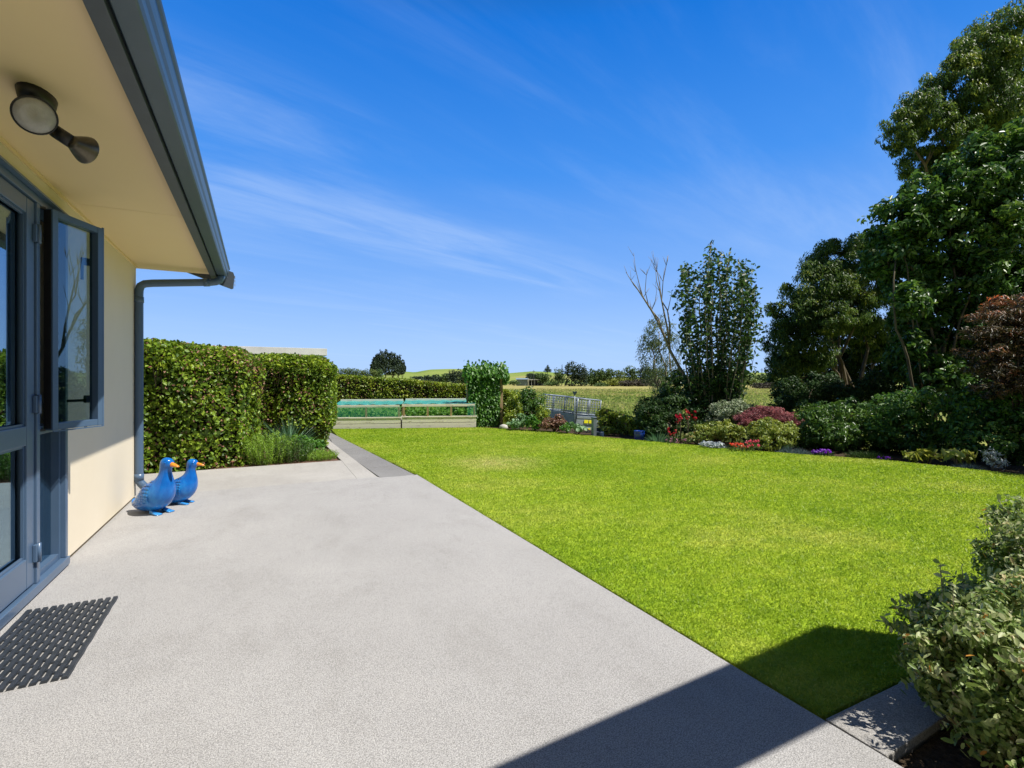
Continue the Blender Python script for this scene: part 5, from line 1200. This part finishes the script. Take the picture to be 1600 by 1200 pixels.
# foreground bushes, bottom right
def bush(label, lob, base, seed, dens=64):
    root = empty('grey_leaf_bush', base, label, 'bush', 'grey-leafed bushes by the lawn corner')
    P, N, R = crown(lob, 0.0345, dens, 0.22, 0.55, 0.4, floor=0.02)
    # orient leaves outward-up in rosettes
    c = np.array([np.mean([l[0] for l in lob]), np.mean([l[1] for l in lob]), -0.1]); out = norm(P-c)
    dirs = norm(out + np.array([0, 0, .35]) + RND.normal(0, 0.45, P.shape))
    hgt = np.clip((P[:, 2]-0.1)/0.4, 0, 1); R = np.clip(R*0.85 + 0.16*hgt*RND.random(len(P)), 0, 0.9); R[RND.random(len(R)) < 0.012] = 1.0  # leaves paler with height: sunlit top put into the leaf colour
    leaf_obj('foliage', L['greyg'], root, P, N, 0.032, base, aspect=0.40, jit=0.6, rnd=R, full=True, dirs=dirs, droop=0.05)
    mb = MB(); b = np.array(base)
    for k in range(110):
        i = random.randrange(len(P)); p = P[i]-b; s = np.array([p[0]*.25, p[1]*.25, 0.0]); m_ = (p+s)/2 + RND.normal(0, 0.03, 3)
        mb.tube([s, m_, p], [0.008, 0.005, 0.002], 5, cap=False)
    # a few long shoots standing clear of the mound
    Q = []
    for k in range(30):
        i = RND.integers(0, len(P)); p = P[i]; d = norm((out[i]+np.array([0, 0, .25])+RND.normal(0, .3, 3))[None])[0]; l = random.uniform(0.06, 0.15)
        mb.tube([p-b-d*0.1, p-b+d*l], [0.003, 0.0015], 5)
        for t in np.linspace(0.1, 1, 7): Q.append(np.concatenate([p+d*l*t, norm((d+RND.normal(0, .7, 3))[None])[0]]))
    Q = np.array(Q); leaf_obj('leaves', L['greyg'], root, Q[:, :3]+Q[:, 3:]*0.015, RND.normal(0, 1, (len(Q), 3)), 0.042, base, aspect=0.42, full=True, dirs=Q[:, 3:], rnd=RND.uniform(0.4, 0.85, len(Q)))
    mb.build('stems', M['palebark'], root)
bush('near grey-green mounded bush overhanging the corner paver', [(2.50, 0.86, 0.16, 0.36, 0.30, 0.30), (2.72, 0.90, 0.19, 0.34, 0.30, 0.26), (2.92, 0.78, 0.17, 0.32, 0.34, 0.28), (2.52, 0.60, 0.20, 0.40, 0.30, 0.30), (2.32, 0.74, 0.16, 0.26, 0.28, 0.26),
      (2.80, 0.60, 0.20, 0.38, 0.34, 0.28), (2.38, 0.48, 0.12, 0.30, 0.24, 0.26), (2.30, 0.62, 0.02, 0.26, 0.24, 0.2), (2.24, 0.86, 0.24, 0.20, 0.2, 0.20), (2.42, 0.98, 0.22, 0.22, 0.2, 0.2)], (2.62, 0.72, -0.03), 1)
bush('farther grey-green bush behind the near mounded one at the lawn border', [(3.62, 1.10, 0.26, 0.30, 0.28, 0.30), (3.48, 0.98, 0.20, 0.26, 0.24, 0.26), (3.85, 1.08, 0.34, 0.36, 0.32, 0.30), (3.60, 0.80, 0.25, 0.4, 0.34, 0.32), (4.15, 1.05, 0.35, 0.38, 0.34, 0.32)], (3.7, 0.98, -0.03), 2)

# ------------------------------------------------------------------ FAR THINGS
def fartree(name, label, u, vtop, vbase, d, wpx, mat, conical=False, group=None, n=420, leaf=None, trunkvis=0.15):
    b = pix(u, vbase, d); t = pix(u, vtop, d); H_ = t[2]-b[2]; W_ = wpx/FPX*d/2; z0 = tz(b[0], b[1]); base = (b[0], b[1], min(z0, b[2])-0.3)
    root = empty(name, base, label, 'tree', group)
    lob = []
    if conical:
        for k in range(5):
            f = k/4; r = W_*(1-0.8*f); lob.append((b[0]+random.uniform(-.1, .1)*W_, b[1], b[2]+H_*(0.18+0.70*f), r, r, H_*0.16))
    else:
        for k in range(8):
            a_ = random.uniform(0, 6.28); rr = random.uniform(0.1, 0.6)*W_; f = random.uniform(0.14, 0.74)
            r = W_*random.uniform(0.5, 0.72); lob.append((b[0]+rr*math.cos(a_)*CT, b[1]-rr*math.cos(a_)*ST+rr*math.sin(a_)*.5, b[2]+H_*f, r, r, min(H_*0.28, r*1.3)))
        r = W_*0.5; lob.append((b[0], b[1], b[2]+H_*0.78, r, r, H_*0.22)); lob.append((b[0], b[1], b[2]+H_*0.14, W_*.95, W_*.95, H_*0.24))
    lf = leaf or max(0.12, W_*0.15)
    R0 = np.mean([(l[3]*l[4]*l[5])**(1/3) for l in lob]); dens = n/len(lob)/(R0/lf)**2
    P, N, R = crown(lob, lf, dens, 0.35, 0.5, 0.5, base[2]+0.1, minc=12)
    leaf_obj('crown', mat, root, P, N, lf, base, aspect=0.7, jit=0.8, rnd=R)
    mb = MB(); bb_ = np.array(base); branchy(mb, (0, 0, 0), [np.array(l[:3])-bb_ for l in lob[:4]], max(0.05, W_*0.07), 0.3, rt=W_*0.01); mb.build('trunk', M['bark'], root)
    return root
# windswept clump on the skyline
G = 'windswept pines on the skyline'
for i, (u, vt, w, lb) in enumerate([(584, 561, 9, 'small ragged pine at the outer left of the windswept clump'), (589, 553, 9, 'slim ragged pine beside the windswept clump'), (595, 547, 13, 'tall pine standing left in the windswept clump'),
                         (603, 546, 15, 'tallest dark pine in the windswept clump'), (613, 549, 17, 'broad pine right of the tallest in the clump'), (623, 554, 15, 'sloping pine near the right of the windswept clump'), (629, 562, 9, 'lowest pine ending the windswept clump at right')]):
    fartree('pine_tree', lb, u, vt, 583, 235+i*2, w*1.3, L['pine'], group=G, n=1500, leaf=0.75)
G = 'shelter trees behind the long hedge'
xs = [531, 538, 545, 552, 559, 566, 573, 580, 587, 593]
desc = ['beside the clipped hedge block', 'second from the clipped hedge block', 'third along the row', 'fourth along the row', 'in the middle of the row', 'just past the middle of the row', 'left under the skyline pines', 'under the ragged pine', 'under the tallest pines', 'at the open field end']
for i, u in enumerate(xs):
    fartree('shelter_tree', 'small light green shelter tree %s' % desc[i], u, 574+i*0.3+random.uniform(-2, 2), 590, 95, 15, L['farlight'] if i % 3 else L['fargreen'], group=G, n=1100)
G = 'trees at the far field edge'
far_list = [
 ('round dark tree on the slope left of the hill hut', 655, 588, 595, 330, 16, 'pine', 0), ('low dark tree on the slope below the brown patch', 668, 586, 595, 330, 16, 'pine', 0), ('dark tree on the slope left of the hut', 682, 585, 596, 330, 18, 'pine', 0),
 ('dark clump tree under the hilltop', 697, 583, 596, 330, 18, 'fargreen', 0), ('blackish tree below the hill hut', 708, 578, 598, 320, 16, 'pine', 0), ('tall blackish tree below the hill hut', 720, 577, 599, 315, 18, 'pine', 0), ('dark tree beside the bean trellis on the slope', 733, 579, 600, 310, 18, 'fargreen', 0),
 ('dark tree behind the farm shed', 828, 583, 594, 335, 14, 'pine', 0), ('green tree behind the farm shed', 841, 583, 596, 335, 18, 'fargreen', 0), ('green tree right of the farm shed', 852, 584, 599, 320, 16, 'fargreen', 0),
 ('lone cone-shaped tree on the hill above the shed', 855.5, 570.5, 582, 480, 9, 'pine', 1),
 ('bushy dark tree left of the tall dark pair', 870, 574, 601, 300, 16, 'fargreen', 0), ('thin spire tree left of the tall dark pair', 878, 569.5, 601, 305, 7, 'pine', 1),
 ('tall dark conifer, left one of the pair', 893, 564.5, 602, 290, 22, 'pine', 0), ('tall dark conifer, right one of the pair', 908, 567.5, 602, 290, 20, 'pine', 0),
 ('rounded green tree right of the dark conifers', 924, 576, 602, 300, 20, 'fargreen', 0), ('green tree second right of the dark conifers', 938, 575.5, 602, 300, 20, 'fargreen', 0), ('green tree third right of the dark conifers', 952, 576, 602, 300, 18, 'fargreen', 0),
 ('lighter green tree before the flat-topped one', 967, 577, 602, 300, 18, 'farlight', 0), ('flat-topped tree with open sky under its crown', 985, 571.5, 600, 310, 22, 'fargreen', 0), ('dark tree at the edge of the willow', 1005, 565, 601, 300, 16, 'pine', 0),
 ('dark tree half hidden by the willow', 1016, 570, 602, 295, 18, 'fargreen', 0), ('green tree seen through the willow', 1034, 575, 602, 295, 20, 'fargreen', 0),
 ('light green tree in the gap right of the upright tree', 1163, 583, 601, 200, 22, 'farlight', 0), ('green bush tree in the gap between the big trees', 1176, 584, 601, 205, 18, 'farlight', 0), ('dark green tree in the gap before the gum tree', 1190, 583, 603, 210, 20, 'fargreen', 0), ('dark tree touching the gum tree foot', 1204, 582, 604, 210, 20, 'fargreen', 0)]
for (lb, u, vt, vb, d, w, m_, con) in far_list:
    fartree('far_tree', lb, u, vt, vb, d, w*1.5, L[m_], bool(con), G, n=1500)
G = 'low bushes along the field edge'
for (lb, u, vt, vb, d, w, m_) in [('yellow-green bush before the green trees', 958, 592, 602, 280, 26, 'faryellow'), ('pale yellow bush right of the other yellow one', 975, 590, 602, 280, 22, 'faryellow'), ('brownish hedge bush at the field edge', 982, 594, 603, 270, 22, 'farbrown'),
                              ('brown-purple bush right along the field edge', 1000, 592, 603, 270, 24, 'farbrown'), ('brown-purple bush before the willow', 1018, 592, 603, 270, 24, 'farbrown'), ('pale bush under the dark conifers', 938, 598, 603, 270, 18, 'fargreen'),
                              ('dark brown hedge in the gap before the gum tree', 1188, 598, 606, 170, 24, 'farbrown'), ('dark brown hedge touching the gum tree foot', 1202, 596, 606, 170, 22, 'farbrown'), ('scrubby bush left of the farm shed', 803, 594, 601, 300, 14, 'fargreen'), ('low scrub right of the farm shed', 862, 596, 602, 295, 16, 'fargreen')]:
    fartree('far_bush', lb, u, vt, vb, d, w*1.4, L[m_], False, G, n=800)
# farm shed, hill hut, power poles
c = pix(816, 600, 325); fs_ = empty('farm_building', (c[0], c[1], tz(c[0], c[1])-0.2), 'low grey-blue farm shed with open white-posted front at the field edge', 'building', rz=-TH)
s = 325/FPX
mb = MB(); mb.box(-9*s, 8*s, -2, 6, 0, 10.5*s); mb.build('wall', M['shedblue'], fs_)
mb = MB(); mb.add([(-10*s, -3, 10.4*s), (9*s, -3, 10.4*s), (9*s, 2, 12.5*s), (-10*s, 2, 12.5*s), (9*s, 7, 10.4*s), (-10*s, 7, 10.4*s)], [(0, 1, 2, 3), (3, 2, 4, 5), (0, 3, 5), (1, 4, 2)]); mb.build('roof', M['shedblue'], fs_)
mb = MB(); mb.box(8.3*s, 10.5*s, -2.2, 6, 0, 12*s); mb.build('end_wall', M['white'], fs_)
mb = MB(); mb.box(10.6*s, 36*s, -3, 5, 9.4*s, 10.6*s); mb.build('veranda_roof', M['white'], fs_)
for k in range(5):
    mb = MB(); mb.box((14+5*k)*s, (14.6+5*k)*s, -2.8, -2.6, 0, 9.4*s); mb.build('post', M['white'], fs_)
mb = MB(); mb.box(10.6*s, 36*s, 4, 5, 0, 9.3*s); mb.build('back_wall', M['hutwood'], fs_)
c = pix(738.5, 575, 545); hz = tz(c[0], c[1]); s = 545/FPX; hh_ = empty('hill_hut', (c[0], c[1], hz-0.5), 'tiny dark hut standing on the hilltop skyline', 'hut', rz=-TH)
mb = MB(); mb.box(-2.2*s, 2.2*s, -1, 2, 0, 3.6*s); mb.build('wall', M['hutwood'], hh_)
mb = MB(); mb.box(-2.7*s, 2.7*s, -1.5, 2.5, 3.65*s, 4.2*s); mb.build('roof', M['hutwood'], hh_)
for lb, u, vt, d in (('thin power pole on the skyline nearest the upright tree', 1181, 577, 260), ('thin power pole on the skyline nearest the gum tree', 1190.5, 575.5, 250), ('thin pole rising beside the farm shed', 834, 578, 300)):
    c = pix(u, 600, d); z0 = tz(c[0], c[1]); root = empty('power_pole', (c[0], c[1], z0-0.3), lb, 'pole', 'power poles', -TH); hh2 = pix(u, vt, d)[2]-z0+0.3
    mb = MB(); mb.tube([(0, 0, 0), (0, 0, hh2)], [0.2, 0.14], 8); mb.build('pole', M['hutwood'], root)
    mb = MB(); mb.box(-0.8, 0.8, -0.08, 0.08, hh2-0.9, hh2-0.7); mb.build('crossarm', M['hutwood'], root)
# field fence below the shelter trees
c0 = pix(606, 592, 250); c1 = pix(668, 594, 250)
fe = empty('field_fence', (c0[0], c0[1], 0), 'distant post fence crossing the field left of the dark hillside trees', 'fence')
mb = MB(); mbw = MB(); prev = None
for k in range(24):
    t = k/23; p = c0+(c1-c0)*t; z0 = tz(p[0], p[1]); mb = MB(); mb.box(p[0]-c0[0]-.12, p[0]-c0[0]+.12, p[1]-c0[1]-.12, p[1]-c0[1]+.12, z0-0.2, p[2]+0.5); mb.build('post', M['hutwood'], fe)
    q = (p[0]-c0[0], p[1]-c0[1], p[2]+0.3)
    if prev: mbw.tube([prev, q], 0.03, 4)
    prev = q
mbw.build('wire', M['hutwood'], fe)

L['meadow'] = leafmat('meadow_blades', [(0.16, 0.245, 0.05), (0.235, 0.31, 0.07), (0.33, 0.36, 0.11), (0.46, 0.43, 0.18)], 0.8, 0.35, 0.1)
def meadow():
    n = 90000; d = 17.5*np.exp(RNG.random(n)*math.log(170/17.5)); t = RNG.uniform(-0.5, 0.75, n)
    x = ST*d + CT*t*d; y = CT*d - ST*t*d; k = (d > 20) | (t > 0.05); x, y, d, t = x[k], y[k], d[k], t[k]
    # keep clear of the parked trailer and the hedge strip
    k = (np.hypot(x-tc_[0], y-tc_[1]) > 2.6) & ~((t < 0.1) & (d < 19.5)); x, y, d = x[k], y[k], d[k]; n = len(x)
    z = terrain_z(x, y)
    patch = 0.5+0.22*(np.sin(x*0.33+1.7*np.sin(y*0.11))+np.sin(y*0.21+x*0.12+2*np.sin(x*0.07)))*0.8
    h = RNG.uniform(0.10, 0.34, n)*(0.7+0.6*patch); w = np.clip(0.0022*d, 0.03, 0.22)*RNG.uniform(0.6, 1.5, n)
    a = RNG.uniform(0, np.pi, n); W = np.stack([np.cos(a), np.sin(a), np.zeros(n)], -1)*w[:, None]
    B = np.stack([x, y, z-0.02], -1); T = B + np.stack([RNG.normal(0, .1, n), RNG.normal(0, .1, n), h], -1)
    V = np.stack([B-W, B+W, T+W*.35, T-W*.5], 1).reshape(-1, 3); o = np.arange(n)[:, None]*4
    rr = np.clip(patch*0.75 + RNG.normal(0.08, 0.2, n) + 0.25*sst(60, 160, d), 0, 1)
    tag(link('meadow_grass', raw_mesh('meadow_grass', V, o+np.array([[0, 1, 2, 3]]), 4, np.repeat(rr, 4)), L['meadow']), 'rough golden green meadow grass in the field beyond the garden', kind='stuff')
meadow()

# ------------------------------------------------------------------ SKY, SUN, CAMERA
sun_dir = Vector((1.0, -0.80, 2.12)).normalized()
elev = math.asin(sun_dir.z); rot = math.atan2(sun_dir.x, sun_dir.y)
world = bpy.data.worlds.new('World'); SC.world = world; world.use_nodes = True
nt = world.node_tree; bg = nt.nodes['Background']; bg.inputs['Strength'].default_value = 0.11
sky = nt.nodes.new('ShaderNodeTexSky'); sky.sky_type = 'NISHITA'; sky.sun_disc = False; sky.sun_elevation = elev; sky.sun_rotation = rot
sky.air_density = 1.0; sky.dust_density = 0.15; sky.ozone_density = 4.0; sky.altitude = 0
tc = nt.nodes.new('ShaderNodeTexCoord'); sep = nt.nodes.new('ShaderNodeSeparateXYZ'); nt.links.new(tc.outputs['Generated'], sep.inputs[0])
def mth(op, a, b=None, clamp=False):
    m = nt.nodes.new('ShaderNodeMath'); m.operation = op; m.use_clamp = clamp
    for i, v in enumerate((a, b)):
        if v is None: continue
        if isinstance(v, (int, float)): m.inputs[i].default_value = v
        else: nt.links.new(v, m.inputs[i])
    return m.outputs[0]
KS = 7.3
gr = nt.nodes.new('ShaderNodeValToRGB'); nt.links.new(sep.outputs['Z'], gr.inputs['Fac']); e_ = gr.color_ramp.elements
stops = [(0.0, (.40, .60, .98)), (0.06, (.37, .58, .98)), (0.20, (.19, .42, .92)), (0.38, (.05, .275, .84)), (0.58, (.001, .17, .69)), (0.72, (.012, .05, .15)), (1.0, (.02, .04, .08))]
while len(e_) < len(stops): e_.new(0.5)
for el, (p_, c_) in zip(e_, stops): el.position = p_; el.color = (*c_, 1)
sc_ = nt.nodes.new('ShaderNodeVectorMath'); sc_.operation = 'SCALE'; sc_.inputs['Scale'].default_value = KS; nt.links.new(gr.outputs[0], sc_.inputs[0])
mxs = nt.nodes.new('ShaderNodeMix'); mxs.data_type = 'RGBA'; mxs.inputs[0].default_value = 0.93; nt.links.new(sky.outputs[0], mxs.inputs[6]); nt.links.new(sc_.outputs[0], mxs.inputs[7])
zc = mth('ADD', mth('MAXIMUM', sep.outputs['Z'], 0.0), 0.06)
px_ = mth('DIVIDE', sep.outputs['X'], zc); py_ = mth('DIVIDE', sep.outputs['Y'], zc)
# axes along / across the cirrus streaks
ca_, sa_ = math.cos(math.radians(17)), math.sin(math.radians(17))
al = mth('ADD', mth('MULTIPLY', px_, ca_), mth('MULTIPLY', py_, sa_)); ac = mth('ADD', mth('MULTIPLY', px_, -sa_), mth('MULTIPLY', py_, ca_))
def cn(sa, sc, scale, detail, rough, off=0.0):
    cmb = nt.nodes.new('ShaderNodeCombineXYZ'); nt.links.new(mth('MULTIPLY', al, sa), cmb.inputs[0]); nt.links.new(mth('MULTIPLY', ac, sc), cmb.inputs[1]); cmb.inputs[2].default_value = off
    n = nt.nodes.new('ShaderNodeTexNoise'); n.inputs['Scale'].default_value = scale; n.inputs['Detail'].default_value = detail; n.inputs['Roughness'].default_value = rough; n.inputs['Distortion'].default_value = 0.4
    nt.links.new(cmb.outputs[0], n.inputs['Vector']); return n.outputs['Fac']
n1 = cn(0.35, 1.6, 1.6, 9, 0.62, 0.0); n2 = cn(0.5, 0.7, 0.7, 5, 0.5, 4.0)
def sramp(f, a, b, lo=0.0, hi=1.0):
    m = nt.nodes.new('ShaderNodeMapRange'); m.interpolation_type = 'SMOOTHSTEP'; nt.links.new(f, m.inputs[0])
    m.inputs[1].default_value = a; m.inputs[2].default_value = b; m.inputs[3].default_value = lo; m.inputs[4].default_value = hi; return m.outputs[0]
wisps = mth('MULTIPLY', sramp(n1, 0.40, 0.84), sramp(n2, 0.30, 0.62))
# the main bright band
def band(c0_, width, a0_, a1_, soft):
    dac = mth('ABSOLUTE', mth('SUBTRACT', mth('ADD', ac, mth('MULTIPLY', mth('SUBTRACT', n2, 0.5), 0.6)), c0_))
    m1 = sramp(dac, 0.0, width, 1.0, 0.0); return mth('MULTIPLY', m1, mth('MULTIPLY', sramp(al, a0_-soft, a0_+soft), sramp(al, a1_-soft, a1_+soft, 1, 0)))
b1_ = mth('MULTIPLY', band(2.45, 0.7, 0.3, 3.3, 0.5), sramp(n1, 0.30, 0.66))
b2_ = mth('MULTIPLY', band(1.72, 0.35, -0.2, 0.95, 0.35), sramp(n1, 0.34, 0.70))
b3_ = mth('MULTIPLY', band(0.35, 1.3, 2.2, 6.0, 0.9), sramp(n1, 0.26, 0.72))
tot = mth('ADD', mth('ADD', mth('MULTIPLY', wisps, 0.20), mth('MULTIPLY', b1_, 0.30)), mth('ADD', mth('MULTIPLY', b2_, 0.25), mth('MULTIPLY', b3_, 0.16)), True)
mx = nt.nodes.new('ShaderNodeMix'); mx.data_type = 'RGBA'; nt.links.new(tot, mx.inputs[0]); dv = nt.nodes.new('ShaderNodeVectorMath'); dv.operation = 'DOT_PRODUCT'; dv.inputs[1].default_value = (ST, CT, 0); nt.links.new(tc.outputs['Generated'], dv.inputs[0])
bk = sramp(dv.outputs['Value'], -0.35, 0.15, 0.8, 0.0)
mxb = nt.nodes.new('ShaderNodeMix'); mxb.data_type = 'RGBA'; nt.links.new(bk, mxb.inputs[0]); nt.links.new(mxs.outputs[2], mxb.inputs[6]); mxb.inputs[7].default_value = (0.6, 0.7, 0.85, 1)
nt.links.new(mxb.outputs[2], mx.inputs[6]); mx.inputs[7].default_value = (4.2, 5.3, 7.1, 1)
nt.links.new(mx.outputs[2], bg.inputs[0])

sl = bpy.data.lights.new('sun', 'SUN'); sl.energy = 5.0; sl.angle = math.radians(0.53); sl.color = (1.0, 0.955, 0.88)
so = bpy.data.objects.new('sun', sl); COL.objects.link(so); so.rotation_euler = sun_dir.to_track_quat('Z', 'Y').to_euler(); so.location = (10, -3, 20)

cam = bpy.data.cameras.new('camera'); co = bpy.data.objects.new('camera', cam); COL.objects.link(co)
cam.sensor_width = 36; cam.lens = FPX/1600*36; cam.clip_start = 0.05; cam.clip_end = 8000; cam.shift_y = -(600-HY)/1600
co.location = (0, 0, CAMZ); co.rotation_euler = (math.pi/2, 0, -TH); SC.camera = co

SC.view_settings.view_transform = 'Standard'; SC.view_settings.look = 'None'; SC.view_settings.exposure = 0.42; SC.view_settings.gamma = 1.0
SC.render.engine = 'CYCLES'; cy = SC.cycles
cy.max_bounces = 7; cy.diffuse_bounces = 3; cy.glossy_bounces = 4; cy.transmission_bounces = 4; cy.transparent_max_bounces = 12
cy.use_denoising = True; cy.sample_clamp_indirect = 6.0; cy.caustics_reflective = False; cy.caustics_refractive = False
SC.render.resolution_x = 1024; SC.render.resolution_y = 768
